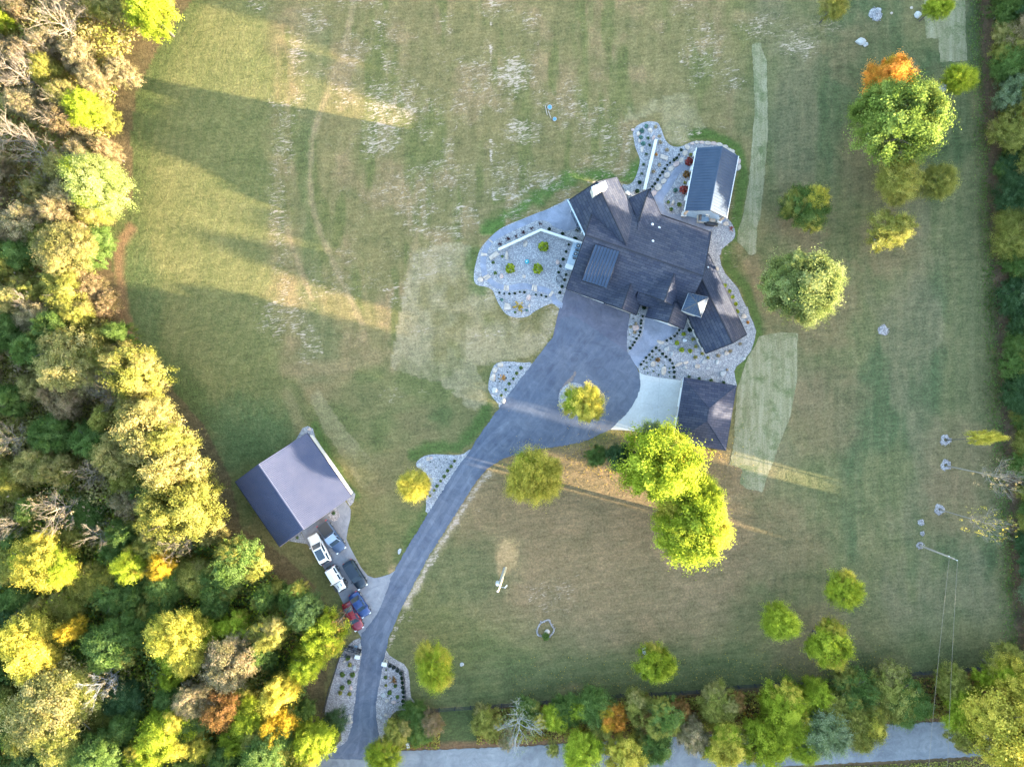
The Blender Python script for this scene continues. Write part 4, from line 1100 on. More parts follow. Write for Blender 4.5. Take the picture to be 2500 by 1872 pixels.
tree(1012, 1183, 5.0, 39, 'yellow', 'fine', "pale yellow tree overhanging the left gravel bed beside the drive", base=(1030, 1160))
tree(1957, 697, 8.0, 88, 'palepine', 'lumpy', "large pale lime tree with sunlit right side right of the house bed", base=(1920, 705))
tree(1965, 508, 3.0, 56, 'green', 'lumpy', hv_=2.2, label= "dark green tree with yellow sunlit tip above the large pale green tree")
tree(1992, 488, 3.6, 30, 'yellow', 'maple', hv_=1.8, label= "yellow crown added as the sunlit tip of the dark green tree")  # sunlit side of the dark green tree, put in as yellow leaves
tree(2166, 195, 6.0, 54, 'orange', 'lumpy', "orange autumn tree behind the largest green pine", base=(2120, 235))
tree(2190, 297, 9.0, 104, 'pine', 'pine', "largest green pine with a sunlit right side on the east lawn", base=(2120, 330))
tree(2343, 195, 6.5, 44, 'lime', 'fine', "leaning green tree beside the dirt ditch right of the orange tree", base=(2310, 225), rx=.8)
tree(2190, 440, 4.5, 58, 'olive', 'fine', "olive green tree directly below the largest pine")
tree(2287, 445, 4.5, 44, 'olive', 'fine', "finely leaved tree right of the olive tree below the largest pine")
tree(2176, 568, 4.5, 55, 'olive', 'sparse', "thin olive tree growing beside a round stone ring", base=(2150, 582), lobes=False)
tree(2035, 17, 5.0, 34, 'olive', 'fine', "small olive yellow tree cut by the top edge of the lawn")
tree(2290, 12, 5.0, 36, 'lime', 'fine', "lime green tree leaning over the top right straw blanket")
tree(2058, 1438, 5.0, 47, 'lime', 'fine', "round lime green tree alone on the lower right lawn")
tree(1905, 1515, 5.0, 46, 'lime', 'fine', "soft olive tree left of the ragged bright green one")
tree(2022, 1570, 5.5, 52, 'lime', 'lumpy', "ragged bright green tree low on the right lawn")
tree(2040, 1600, 6.5, 28, 'yellow', 'maple', "small yellow tree top under the ragged bright green tree")
tree(1598, 1617, 4.5, 46, 'lime', 'lumpy', "bright green tree with a grey boulder at its edge on the lower lawn", base=(1578, 1592))
tree(1060, 1630, 4.5, 46, 'lime', 'fine', "soft lime willow like tree right of the entrance gravel bed", rx=1.3, rz=0)
tree(1332, 1553, 0.8, 9, 'green', 'maple', "tiny green sapling inside a worn ring on the front lawn", name="sapling")
e = tree(2402, 1068, 7.0, 38, 'yellow', 'sparse', "slender leaning sapling with yellow leaves and a pale straight stem", base=(2310, 1074), rx=.45, lobes=False)
e = tree(2432, 1162, 7.5, 58, 'pale', 'few', "bare leaning tree in the middle of the three ringed saplings", base=(2312, 1137), bare_crown=True, tk='palebark', rx=.9, lobes=False)
e = tree(2402, 1275, 7.5, 56, 'yellow', 'few', "bare leaning tree with few yellow leaves lowest of the ringed saplings", base=(2296, 1244), bare_crown=True, tk='palebark', rx=.8, lobes=False)

# ---- the wood on the left
wood, NAMED, FILL = [], [], []
edge_y = [-360, 0, 120, 220, 330, 400, 500, 560, 650, 760, 850, 940, 1000, 1060, 1130, 1230, 1300, 1360, 1420, 1480, 1520, 1600, 1680, 1760, 1872, 2100]
edge_x = [560, 445, 360, 320, 300, 300, 300, 270, 262, 290, 330, 390, 450, 475, 490, 520, 560, 660, 720, 770, 790, 780, 770, 770, 780, 760]
def wt(x, y, zc, rad, leaf, kind, label=None, **kw):
    wood.append((x, y, rad))
    if zc > 7.2: zc = 7.2 + (zc - 7.2) * .32
    ed = np.interp(y, edge_y, edge_x) - x
    hv2 = zc * (0.90 if ed < 90 else 0.46)
    if kw.get("bare_crown"): hv2 = zc * 0.6
    if 'fill' not in kw: NAMED.append((x, y, label))
    kw.pop('fill', None)
    return tree(x, y, zc, rad, leaf, kind, label, hv_=hv2, lobes=not kw.get('bare_crown'), **kw)
wt(365, 28, 9, 52, 'lime', 'lumpy', "vivid lime green tree at the top edge of the wood beside the meadow")
wt(245, 455, 10, 62, 'palepine', 'fine', "pale green feathery tree at the wood edge above the sunlit meadow streak")
wt(160, 605, 10, 72, 'cream', 'pine', "wide pale yellow green pine in the middle of the left wood")
wt(171, 884, 12, 84, 'cream', 'sparse', "wide tan yellow tree deep in the wood left of the barn meadow")
wt(342, 912, 10, 66, 'olive', 'sparse', "olive green tree on the wood edge above the barn")
wt(387, 1047, 11, 84, 'cream', 'sparse', "large yellow tree on the wood edge left of the barn roof")
wt(292, 1111, 12, 56, 'cream', 'sparse', "yellow tree left of the large yellow one near the barn")
wt(430, 1130, 10, 70, 'cream', 'sparse', "thin yellow tree closest to the upper left barn corner")
wt(452, 1238, 10, 88, 'olive', 'sparse', "broad olive yellow tree left of the barn eave")
wt(108, 1365, 13, 76, 'yellow', 'sparse', "isolated bright yellow maple in the shaded part of the left wood")
wt(393, 1374, 9, 34, 'gold', 'maple', "small golden tree below the broad olive one")
wt(327, 1374, 9, 42, 'lime', 'lumpy', "lime green tree left of the small golden tree")
wt(590, 1370, 6, 58, 'green', 'maple', "green tree below the lower corner of the barn")
wt(142, 1724, 12, 122, 'cream', 'sparse', "huge pale yellow maple in the lower left corner of the wood")
wt(69, 1578, 12, 80, 'yellow', 'sparse', "yellow green tree at the left edge above the huge pale maple")
wt(268, 1578, 9, 62, 'green', 'maple', "plain green tree right of the tree above the huge pale maple")
wt(443, 1561, 11, 74, 'yellow', 'sparse', "large yellow tree in the middle of the lower wood")
wt(561, 1612, 11, 72, 'pale', 'sparse', "tan yellow tree right of the large yellow one in the lower wood")
wt(411, 1781, 10, 60, 'lime', 'lumpy', "lime tree near the bottom of the wood above the hidden road")
wt(690, 1675, 7, 38, 'yellow', 'lumpy', "small pure yellow tree left of the entrance gravel")
wt(753, 1612, 5, 46, 'lime', 'sparse', "yellow green tree beside the black entrance fence")
wt(610, 1745, 7, 46, 'lime', 'fine', "bright lime tree in the lower wood left of the golden one")
wt(688, 1757, 6, 44, 'gold', 'sparse', "golden tree low in the wood near the entrance")
wt(480, 1696, 10, 46, 'pale', 'sparse', "pale tan tree above the lime tree at the wood bottom")
wt(545, 1724, 10, 50, 'rust', 'sparse', "brownish tree between the lime and pale trees in the lower wood")
wt(651, 1812, 9, 62, 'green', 'maple', "wide green tree at the bottom edge left of the drive mouth")
wt(773, 1797, 5.5, 54, 'lime', 'sparse', "yellow green tree overhanging the drive mouth")
wt(244, 1836, 10, 56, 'green', 'maple', "green tree at the bottom edge right of the huge pale maple")
wt(793, 1541, 5, 54, 'lime', 'lumpy', "lime green tree overhanging the red car and the entrance gate")
wt(838, 1503, 6.5, 22, 'rust', 'few', "thin rusty branch tree reaching over the red car")
wt(655, 1545, 9, 46, 'olive', 'sparse', "thin olive tree left of the tree overhanging the red car")
wt(183, 1533, 9, 26, 'gold', 'sparse', "tiny golden tree in the dark lower wood")
wt(820, 1757, 2.5, 30, 'deep', 'fine', "dark green conifer shrub beside the drive mouth gravel")
for x, y, r_, z, lb in ((150, 1240, 62, 12, "bare pale tree above the isolated yellow maple"), (30, 1070, 50, 12, "bare pale tree at the left edge level with the barn"), (235, 1150, 40, 12, "bare pale tree left of the broad olive tree"), (445, 1325, 42, 9, "bare grey brown tree below the broad olive tree"),
                        (150, 60, 70, 12, "bare pale tree near the top left corner of the wood"), (60, 190, 60, 13, "bare pale tree at the left edge of the upper wood"), (30, 330, 60, 13, "bare pinkish tree below the left edge of the upper wood"), (95, 370, 60, 12, "tangled bare tree in the upper wood left of the pale feathery tree"),
                        (280, 965, 45, 9, "bare branching dead tree at the wood edge above the barn"), (250, 1300, 40, 9, "small bare tree beside the golden tree group"), (260, 1660, 50, 9, "grey bare tree right of the huge pale maple"), (30, 1280, 40, 11, "bare tree at the left edge beside the isolated yellow maple")):
    wt(x, y, z, r_, 'pale' if rnd.random() < .5 else None, 'few', lb, bare_crown=True, tk='palebark' if y < 1500 else 'greybark')

def region(x, y):
    q = rnd.random()
    if y < 560:
        return ('pale', 'sparse') if q < .40 else ('cream', 'fine') if q < .54 else ('cream', 'sparse') if q < .66 else ('olive', 'sparse') if q < .74 else ('brown', 'sparse') if q < .93 else ('lime', 'sparse')
    if y < 1000:
        return ('cream', 'sparse') if q < .22 else ('pale', 'sparse') if q < .38 else ('olive', 'sparse') if q < .66 else ('brown', 'sparse') if q < .86 else ('green', 'lumpy')
    if y < 1330:
        return ('olive', 'maple') if q < .3 else ('green', 'maple') if q < .5 else ('cream', 'sparse') if q < .70 else ('brown', 'sparse') if q < .88 else ('pale', 'sparse')
    return ('green', 'maple') if q < .42 else ('deep', 'fine') if q < .6 else ('olive', 'maple') if q < .82 else ('lime', 'sparse') if q < .92 else ('yellow', 'sparse')
WORDS = {'pale': 'pale tan', 'cream': 'cream yellow', 'yellow': 'yellow', 'olive': 'olive green', 'brown': 'brownish tan', 'lime': 'lime green', 'green': 'mid green', 'deep': 'dark green', 'gold': 'golden', 'rust': 'rusty', 'sage': 'grey green', 'orange': 'orange'}
tries = fill = 0
while tries < 14000 and fill < 150:
    tries += 1
    x, y = rnd.uniform(-70, 780), rnd.uniform(-70, 1930)
    ed = np.interp(y, edge_y, edge_x) - x
    rad = rnd.uniform(28, 48) if ed > 90 else rnd.uniform(22, 36)
    if ed < rad * 0.45: continue
    if any((x - a) ** 2 + (y - b) ** 2 < ((rad + c) * 0.56) ** 2 for a, b, c in wood): continue
    leaf, kind = region(x, y)
    dark = 1330 < y < 1520 or (y > 1250 and x < 250)
    zc = rnd.uniform(4.5, 6.0) if dark else (rnd.uniform(6.2, 7.6) if y < 1330 else rnd.uniform(5.4, 6.8)) if ed > 90 else rnd.uniform(2.6, 4.8)
    if dark and leaf in ('lime', 'yellow'): leaf = 'green'
    where = "upper" if y < 600 else "middle" if y < 1150 else "lower"
    e = wt(x, y, zc, rad * 1.14, leaf, kind, None, group=f"{WORDS[leaf]} trees in the {where} left wood", fill=True)
    FILL.append((e, WORDS[leaf] + " tree", x, y))
    if rnd.random() < (0.36 if y < 700 else 0.2) and y < 1300 and ed > 120:
        e = wt(x + rnd.uniform(-25, 25), y + rnd.uniform(-25, 25), zc + 1.0, rad * .85, None, 'few', None, group=f"leafless trees in the {where} left wood", bare_crown=True, tk='palebark', fill=True)
        FILL.append((e, "leafless pale tree", x, y))
    fill += 1
ORDN = ["", "second ", "third ", "fourth ", "fifth ", "sixth ", "seventh ", "eighth ", "ninth ", "tenth "]
def name_by_neighbours(fill_, named):
    """tell each filler by the nearest tree with a name of its own: which side of it, and how far along"""
    stop = {"at", "on", "in", "above", "left", "right", "below", "beside", "near", "deep", "overhanging", "closest", "reaching", "low", "lowest", "with", "from", "touching"}
    nick = []
    for x, y, lb in named:
        w = []
        for t in lb.split():
            if t in stop: break
            w.append(t)
        nick.append((x, y, " ".join(w)))
    names = [n_[2] for n_ in nick]
    nick = [n_ for n_ in nick if names.count(n_[2]) == 1]
    seen = {}
    for e, what, x, y in sorted(fill_, key=lambda q: min((q[2] - n_[0]) ** 2 + (q[3] - n_[1]) ** 2 for n_ in nick)):
        nx, ny, nm = min(nick, key=lambda n_: (x - n_[0]) ** 2 + (y - n_[1]) ** 2)
        a = math.degrees(math.atan2(-(y - ny), x - nx)) % 360
        side = ["right of", "up and right of", "above", "up and left of", "left of", "down and left of", "below", "down and right of"][int((a + 22.5) // 45) % 8]
        k = (what, side, nm); seen[k] = seen.get(k, 0) + 1
        e["label"] = f"{ORDN[min(seen[k] - 1, 9)]}{what} {side} the {nm}"
name_by_neighbours(FILL, NAMED)

# ---- hedgerow along the road
for x, y, z, r_, leaf, kind, lb in (
    (1008, 1744, 2, 36, 'green', 'lumpy', "dark green shrub at the start of the road hedge by the entrance gravel"), (1023, 1782, 2.2, 38, 'green', 'maple', "bright green shrub below the first dark shrub of the road hedge"),
    (972, 1785, 3, 34, 'olive', 'sparse', "olive shrub at the drive mouth beside the gravel"), (1057, 1760, 3, 30, 'brown', 'sparse', "thin brown shrub left of the mown gap in the hedge"), (936, 1848, 4.5, 46, 'lime', 'fine', "yellow green tree at the bottom edge right of the drive mouth"),
    (1186, 1759, 3, 40, 'olive', 'sparse', "olive tree right of the mown gap in the road hedge"), (1240, 1806, 4, 22, 'pale', 'sparse', "hanging tan tree by the road edge under the bare grey tree"), (1287, 1730, 2.5, 34, 'green', 'maple', "dark green bush behind the bare grey hedge tree"),
    (1321, 1760, 4, 17, 'yellow', 'lumpy', "thin yellow treelet right of the bare grey hedge tree"), (1356, 1748, 3, 38, 'lime', 'sparse', "green bush right of the thin yellow treelet"), (1381, 1733, 3, 40, 'green', 'maple', "dark green bush in the hedge below the front lawn"),
    (1413, 1733, 3.5, 28, 'lime', 'sparse', "yellow green treelet among dark bushes in the hedge"), (1453, 1724, 3.5, 50, 'green', 'fine', "feathery green tree left of the orange hedge tree"), (1495, 1746, 4.5, 36, 'orange', 'sparse', "orange tree in the road hedge"),
    (1470, 1775, 4, 28, 'olive', 'sparse', "olive yellow tree at the foot of the orange hedge tree"), (1352, 1826, 4.5, 18, 'olive', 'sparse', "small yellow green tree over the road edge"), (1424, 1838, 4.5, 54, 'lime', 'fine', "yellow green tree leaning over the road at the bottom edge"),
    (1529, 1842, 5, 52, 'yellow', 'lumpy', "bright yellow tree over the road below the orange one"), (1558, 1724, 4, 44, 'olive', 'sparse', "olive yellow tree right of the orange hedge tree"), (1587, 1742, 3.5, 46, 'rust', 'sparse', "rust brown tree in the hedge right of the orange one"),
    (1618, 1742, 5, 52, 'green', 'pine', "dark green pine in the road hedge"), (1594, 1815, 4.5, 48, 'green', 'lumpy', "green tree over the road below the dark hedge pine"), (1654, 1730, 4.5, 32, 'rust', 'sparse', "thin orange brown tree right of the dark hedge pine"),
    (1690, 1790, 5, 44, 'pale', 'sparse', "thin pale yellow tree over the road right of the dark pine"), (1755, 1712, 4, 50, 'olive', 'maple', "olive tree with yellow tips in the right half of the hedge"), (1795, 1710, 4.5, 24, 'rust', 'sparse', "small rusty orange tree in the right half of the hedge"),
    (1917, 1716, 6, 58, 'lime', 'lumpy', "tall lime tree in the right half of the road hedge"), (1926, 1762, 6.5, 52, 'lime', 'maple', "lime tree just below the tall lime hedge tree"), (1990, 1696, 5, 44, 'lime', 'sparse', "bright green tree right of the tall lime hedge tree"),
    (2080, 1680, 4.5, 58, 'green', 'sparse', "wide green bush touching the lawn in the hedge"), (2047, 1729, 5, 56, 'olive', 'sparse', "brownish olive tree below the wide green hedge bush"), (2008, 1782, 6, 62, 'sage', 'fine', "pale grey green round tree over the road"),
    (2100, 1768, 5.5, 58, 'olive', 'maple', "olive tree right of the pale grey green round tree"), (2130, 1764, 6.5, 30, 'yellow', 'lumpy', "yellow tree top at the right end of the hedge clump"), (1860, 1810, 5.5, 66, 'lime', 'sparse', "yellow green tree over the road left of the pale round tree"),
    (1763, 1814, 5.5, 54, 'yellow', 'lumpy', "yellow lime tree over the road in the middle of the hedge"), (1960, 1822, 5.5, 40, 'lime', 'fine', "lime tree over the road edge under the pale round tree"), (2172, 1696, 3, 76, 'olive', 'sparse', "wide grey green bush in the right hedge"),
    (2212, 1712, 3, 66, 'green', 'sparse', "loose green bush right of the wide grey green one"), (2326, 1664, 3, 46, 'olive', 'sparse', "grey green bush at the right corner of the lawn"), (2405, 1652, 4, 26, 'lime', 'lumpy', "small lime bush at the lower right lawn corner"),
    (2462, 1627, 5, 56, 'olive', 'sparse', "grey green tree at the right edge above the yellow maple"), (2366, 1737, 5, 60, 'lime', 'sparse', "green tree left of the large yellow maple by the road"), (2350, 1790, 5, 42, 'olive', 'sparse', "olive brown tree over the road left of the yellow maple"),
    (2466, 1777, 9, 98, 'yellow', 'lumpy', "large yellow maple in the lower right corner by the road"), (2484, 1660, 8, 56, 'yellow', 'sparse', "thin yellow tree above the large corner maple")):
    tree(x, y, z * (.8 if z < 8 else 1), r_, leaf, kind, lb)
tree(1268, 1764, 4.5, 64, 'sage', 'few', "bare grey tree in the hedge right of the mown gap", bare_crown=True, tk='greybark')

# ---- wood beyond the ditch on the right, then the taller trees east of it that keep the lawn in shade
BELT = {}
for y in range(-30, 1660, 62):
    for row in range(2):
        x = np.interp(y, [0, 520, 1000, 1500], [2462, 2476, 2502, 2540]) + row * 54 + rnd.uniform(-12, 14)
        if x > 2580: continue
        z = rnd.uniform(1.8, 2.7) + row * .6
        leaf = rnd.choice(['green', 'deep', 'green', 'olive', 'olive', 'sage'])
        if row == 1 and 250 < y < 300: leaf = 'orange'
        elif row == 1 and 90 < y < 130: leaf = 'brown'
        yy = y + rnd.uniform(-14, 14)
        e = tree(x, yy, z, rnd.uniform(38, 56), leaf, rnd.choice(['maple', 'fine', 'sparse']), None, group=f"{WORDS[leaf]} trees beyond the ditch" if leaf not in ('orange', 'brown') else None)
        BELT.setdefault(leaf, []).append((yy, e))
ONES = ["first", "second", "third", "fourth", "fifth", "sixth", "seventh", "eighth", "ninth", "tenth", "eleventh", "twelfth", "thirteenth", "fourteenth", "fifteenth", "sixteenth", "seventeenth", "eighteenth", "nineteenth", "twentieth", "twenty-first", "twenty-second", "twenty-third", "twenty-fourth", "twenty-fifth", "twenty-sixth"]
for leaf, lst in BELT.items():
    for i, (yy, e) in enumerate(sorted(lst, key=lambda q: q[0])):
        e["label"] = (f"{ONES[i]} " if len(lst) > 1 else "") + f"{WORDS[leaf]} tree" + (" from the top" if len(lst) > 1 else "") + " in the belt beyond the dirt ditch"

SLOPE = 0.268
def canopy_top(ye):
    """height of the eastern tree belt along the line of the sun that reaches row ye"""
    pts = [(-400, 12), (500, 12.4), (545, 16.2), (604, 15.8), (622, 14.6), (700, 14.5), (735, 8.4), (1040, 8.6), (1064, 10.0), (1086, 15.6), (1150, 15.1), (1180, 16.6), (1215, 15.0), (1312, 15.0), (1325, 16.4), (1360, 15.0), (1425, 16.2), (1470, 15.6), (1520, 15.0), (1538, 8.8), (1592, 8.8), (1612, 13.8), (1760, 14.2), (1815, 13.0), (1880, 13.0), (1930, 18.5), (2000, 22.0), (2160, 22.5), (2240, 21.0), (2600, 20), (3600, 18)]
    return float(np.interp(ye, [p[0] for p in pts], [p[1] for p in pts]))
WINDOW = [(1242, 1286, 9.4, 12.8, 14.6), (1354, 1398, 4.2, 12.4, 14.8), (1482, 1532, 7.6, 10.8, 16.0)]   # breaks between low growth and high crowns
def belt_tree(X, Y, z0, z1, r_, label, group):
    e = empty("tree", (X, Y, 0), rnd.uniform(0, 6.28), label, "tree", group)
    h = (z1 - z0) / 2
    put("trunk", trunk_mesh('bark', rnd.randrange(3), (z0 + h) / h, False), e, (0, 0, z0 + h), 0, (r_ * .7, r_ * .7, h))
    put_leaf("crown", CROWN['dense'][rnd.randrange(2)], LEAF['green' if rnd.random() < .6 else 'olive'], e, (0, 0, z0 + h), 0, (r_, r_, h * .96))
for row, X in enumerate((93.0, 98.5)):
    y = -160.0
    while y < 2720:
        Yw = (936 - (y + (X - 92) / S * SLOPE)) * S
        T = canopy_top(y) * 1.06 + rnd.uniform(-.35, .25)
        if not any(w[0] - 58 < y < w[1] + 58 for w in WINDOW):
            belt_tree(X + rnd.uniform(-.6, .6), Yw, .3, T, 3.2, "tall green tree in the belt beyond the eastern ditch", "tall trees of the eastern belt")
        y += 60 if row == 0 else 66
    for y, r_ in ((1190, 2.9), (1320, 1.85), (1440, 2.3), (1584, 2.9)):          # full trees between and beside the breaks
        belt_tree(X, (936 - (y + (X - 92) / S * SLOPE)) * S, .3, canopy_top(y) * 1.06, r_, "tall green tree in the belt beyond the eastern ditch", "tall trees of the eastern belt")
    for a_, b_, lo, hi, tp in WINDOW:
        y = (a_ + b_) / 2
        Yw = (936 - (y + (X - 92) / S * SLOPE)) * S
        if row == 0:
            belt_tree(X, Yw, .2, lo, 2.2, "low green tree under a high crown in the eastern belt", "low trees of the eastern belt")
        else:
            belt_tree(X, Yw, hi + (X - 93) * .127, tp, 2.6, "high crowned tree over a break in the eastern belt", "high crowned trees of the eastern belt")
# ---------------------------------------------------------------- shrubs and stones in the beds
ORD = ["first", "second", "third", "fourth", "fifth", "sixth", "seventh", "eighth", "ninth", "tenth", "eleventh", "twelfth", "thirteenth", "fourteenth", "fifteenth"]
SHRUB = {
    'ball':  [crown("shrub", 400 + i, 70, 12, 0.17, 0.10, shell_=.9, lobe_amp=.08) for i in range(2)],
    'tuft':  [crown("shrub", 420 + i, 45, 12, 0.16, 0.12, elong=1.2, shell_=.7, lobe_amp=.3) for i in range(2)],
    'spiky': [crown("shrub", 440 + i, 16, 14, 0.15, 0.10, elong=1.6, shell_=.8, lobe_amp=.35) for i in range(2)],
}
def shrub(p, r, leaf, kind='ball', label=None, group=None, flat=1.0, cat="shrub"):
    o = put_leaf("shrub", SHRUB[kind][rnd.randrange(2)], LEAF[leaf], None, (p.x, p.y, r * .62 * flat + .03), rnd.uniform(0, 6.28), (r, r, r * .8 * flat))
    return tag(o, label, cat, group)

def shrub_row(f, fac, items, rz_, leaf, kind, desc, place, end="top", group=None, flat=1.0):
    n = len(items)
    for i, it in enumerate(items):
        r = (it[2] if len(it) > 2 else rz_) / fac * S
        lb = f"{desc} {place}" if n == 1 else f"{ORD[i]} {desc} from the {end} {place}"
        shrub(f(it[0] + rnd.gauss(0, fac * .25), it[1] + rnd.gauss(0, fac * .25), .3), r * rnd.uniform(.85, 1.25), leaf, kind, lb, group or (f"{desc}s {place}" if n > 1 else None), flat)

def rock_mesh(seed, flat):
    rng = random.Random(seed); bm = bmesh.new()
    bmesh.ops.create_icosphere(bm, subdivisions=2, radius=1.0)
    ax = [Vector((rng.gauss(0, 1), rng.gauss(0, 1), rng.gauss(0, .6))).normalized() for _ in range(9)]
    cut = [rng.uniform(.62, .92) for _ in ax]
    for v in bm.verts:
        p = v.co.copy()
        for a, c in zip(ax, cut):
            d = p.dot(a)
            if d > c: p -= a * (d - c)
        if flat and p.z > 0: p.z = min(p.z, .45) + p.z * .12
        v.co = p * rng.uniform(.96, 1.04)
    me_ = bpy.data.meshes.new("boulder"); bm.to_mesh(me_); bm.free()
    return me_
ROCKS = [rock_mesh(500 + i, i % 2 == 0) for i in range(8)]
def rock_of(me_, mt, cache={}):
    k = (me_.name, mt)
    if k not in cache:
        c = me_.copy(); c.name = "boulder"; c.materials.clear(); c.materials.append(M[mt]); cache[k] = c
    return cache[k]
def boulder(p, rx_, ry_, mt='stone', label=None, group=None, h=None, name="boulder", cat="boulder", rz=None):
    me_ = ROCKS[rnd.randrange(8)]
    hh = h if h is not None else min(rx_, ry_) * .55
    me_ = rock_of(me_, mt)
    o = put(name, me_, None, (p.x, p.y, hh * .45), rnd.uniform(-.4, .4) if rz is None else rz, (rx_ * 1.12, ry_ * 1.12, hh))
    return tag(o, label, cat, group)
def boulders(f, fac, items, place):
    for it in items:
        x, y, a, b, mt, lb = it
        boulder(f(x, y), a / fac * S, b / fac * S, mt, f"{lb} {place}")

# terrace behind the house
f, q = T3, 5.52
shrub_row(f, q, [(1043, 370), (933, 432), (810, 487), (718, 537), (608, 580), (495, 628)], 27, 'burgundy', 'spiky', "spiky burgundy shrub", "outside the angled white wall", "house end")
shrub_row(f, q, [(1166, 436), (1340, 500), (1513, 568)], 23, 'box', 'ball', "near black round shrub", "between the patio and the angled white wall", "left")
shrub_row(f, q, [(1427, 645), (1393, 738), (1352, 843), (1315, 935), (1291, 1020)], 19, 'box', 'ball', "dark round shrub", "in the row beside the air conditioner slab")
shrub_row(f, q, [(1390, 1050), (1370, 1120), (1338, 1210), (1312, 1293)], 19, 'box', 'ball', "dark round shrub", "against the house wall below the white box")
shrub_row(f, q, [(493, 1292), (558, 1306), (627, 1312), (698, 1304), (767, 1285), (830, 1286)], 15, 'box', 'ball', "tiny dark shrub", "in the row below the curved terrace path", "left")
shrub_row(f, q, [(984, 1318), (1060, 1326), (1122, 1347)], 15, 'box', 'ball', "tiny dark shrub", "below the path near the last step", "left")
shrub_row(f, q, [(532, 806)], 18, 'green', 'ball', "small green shrub", "between two upright stones on the left terrace")
shrub_row(f, q, [(410, 888), (435, 1030)], 20, 'green', 'ball', "small green shrub", "just inside the leftmost path bend")
shrub_row(f, q, [(525, 1390), (862, 1528)], 19, 'teal', 'ball', "small blue green shrub", "in the lowest lobe of the left terrace", "left")
shrub_row(f, q, [(706, 1557)], 16, 'green', 'ball', "small green shrub", "at the lowest tip of the left terrace")
shrub_row(f, q, [(1085, 680)], 57, 'lime', 'ball', "bright green dome shrub", "inside the angle of the white terrace wall")
shrub_row(f, q, [(640, 970)], 58, 'lime', 'ball', "bright green dome shrub", "left of the teal lid on the terrace")
shrub_row(f, q, [(1010, 975)], 60, 'lime', 'ball', "bright green dome shrub", "right below the teal lid on the terrace")
shrub_row(f, q, [(760, 1475)], 62, 'gold', 'spiky', "loose yellow shrub", "in the lowest lobe of the left terrace", flat=.7)
boulders(f, q, [(840, 640, 30, 42, 'stone', "pale upright stone below the angled wall"), (590, 795, 26, 62, 'stone', "tall narrow pale stone left of the dome shrubs"), (520, 1075, 25, 40, 'pinkstone', "pinkish stone below the left dome shrub"), (820, 1075, 28, 22, 'stone', "small pale stone between the two lower dome shrubs"),
                (1275, 885, 24, 32, 'pinkstone', "pinkish stone beside the row of dark shrubs"), (235, 1115, 35, 36, 'stone', "pale stone at the leftmost gravel corner"), (880, 1360, 34, 40, 'pinkstone', "pink stone above the yellow shrub"), (890, 1470, 18, 26, 'stone', "small tan stone right of the yellow shrub")], "on the terrace gravel")
for q_, lb in (([(350, 815), (450, 738), (492, 780), (378, 862)], "large flat sandstone slab at the wall's lower end"), ([(565, 1430), (640, 1455), (652, 1520), (555, 1525)], "large flat grey slab left of the yellow shrub")):
    m = MB(); c = T3(*q_[0]); m.prism([T3(x, y) - c for x, y in q_], 0, .22); o = m.build("flat_stone", M['stone']); o.location = c; tag(o, lb, "stone slab")
# white retaining walls
def ribbon_wall(name, pts, w, h, mat, label, cat="wall"):
    c = pts[0].copy(); e = empty(name, c, label=label, cat=cat)
    L, Rr = [], []
    for i, p in enumerate(pts):
        d = (pts[min(i + 1, len(pts) - 1)] - pts[max(i - 1, 0)]).normalized(); n_ = Vector((-d.y, d.x, 0)) * w / 2
        L.append(p - c + n_); Rr.append(p - c - n_)
    m = MB(); m.prism([tuple(v[:2]) for v in L + Rr[::-1]], 0, h - .08); m.build("wall_body", M['whitewall'], e)
    m = MB(); L2 = [l + (l - r_) * .06 for l, r_ in zip(L, Rr)]; R2 = [r_ + (r_ - l) * .06 for l, r_ in zip(L, Rr)]
    m.prism([tuple(v[:2]) for v in L2 + R2[::-1]], h - .08, h); m.build("coping", M[mat], e)
    return e
ribbon_wall("retaining_wall", [T3(478, 722), T3(1050, 458), T3(1610, 640)], .30, .7, 'white', "white capped retaining wall with a blunt angle on the left terrace")
ribbon_wall("retaining_wall", [T4(612, 455), T4(440, 1200)], .36, .8, 'white', "straight white capped wall in the gravel bed above the house")
# air conditioners, white box, lid, hose
sl = slab("equipment_slab", [T3(1492, 602), T3(1606, 645), T3(1478, 1000), T3(1370, 985)], .10, M['slabconcrete']); tag(sl, "pale concrete equipment slab against the left house gable", "concrete slab")
ang = math.atan2(*(T3(1430, 1000) - T3(1550, 640)).yx)
for (x, y), lb in (((1548, 678), "upper air conditioner unit on the concrete slab"), ((1513, 785), "lower air conditioner unit on the concrete slab")):
    e = empty("air_conditioner", T3(x, y) + Vector((0, 0, .1)), ang, lb, "air conditioner", "air conditioners on the slab")
    m = MB(); m.box((0, 0, .4), (.75, .75, .8)); m.build("casing", M['acgrey'], e)
    m = MB(); m.tube([(0, 0, .8), (0, 0, .84)], .30, 14); m.build("fan_grille", M['seam'], e)
    m = MB(); m.tube([(0, 0, .84), (0, 0, .88)], .11, 10); m.build("fan_hub", M['galv'], e)
    m = MB(); m.box((.62, .05, .2), (.16, .5, .3)); m.build("pipe_cover", M['seam'], e)
gen = empty("generator", T3(1430, 958), ang, "white rounded generator box at the lower end of the concrete slab", "generator")
m = MB(); gw, gl, r_ = .68, 1.2, .12
pts = [(sx * (gw / 2 - r_) + r_ * math.cos(a), sy * (gl / 2 - r_) + r_ * math.sin(a)) for sx, sy, a0 in ((1, 1, 0), (-1, 1, 1), (-1, -1, 2), (1, -1, 3)) for a in np.linspace(a0 * math.pi / 2, (a0 + 1) * math.pi / 2, 5)]
m.prism(pts, .0, .72); m.build("housing", M['acgrey'], gen)
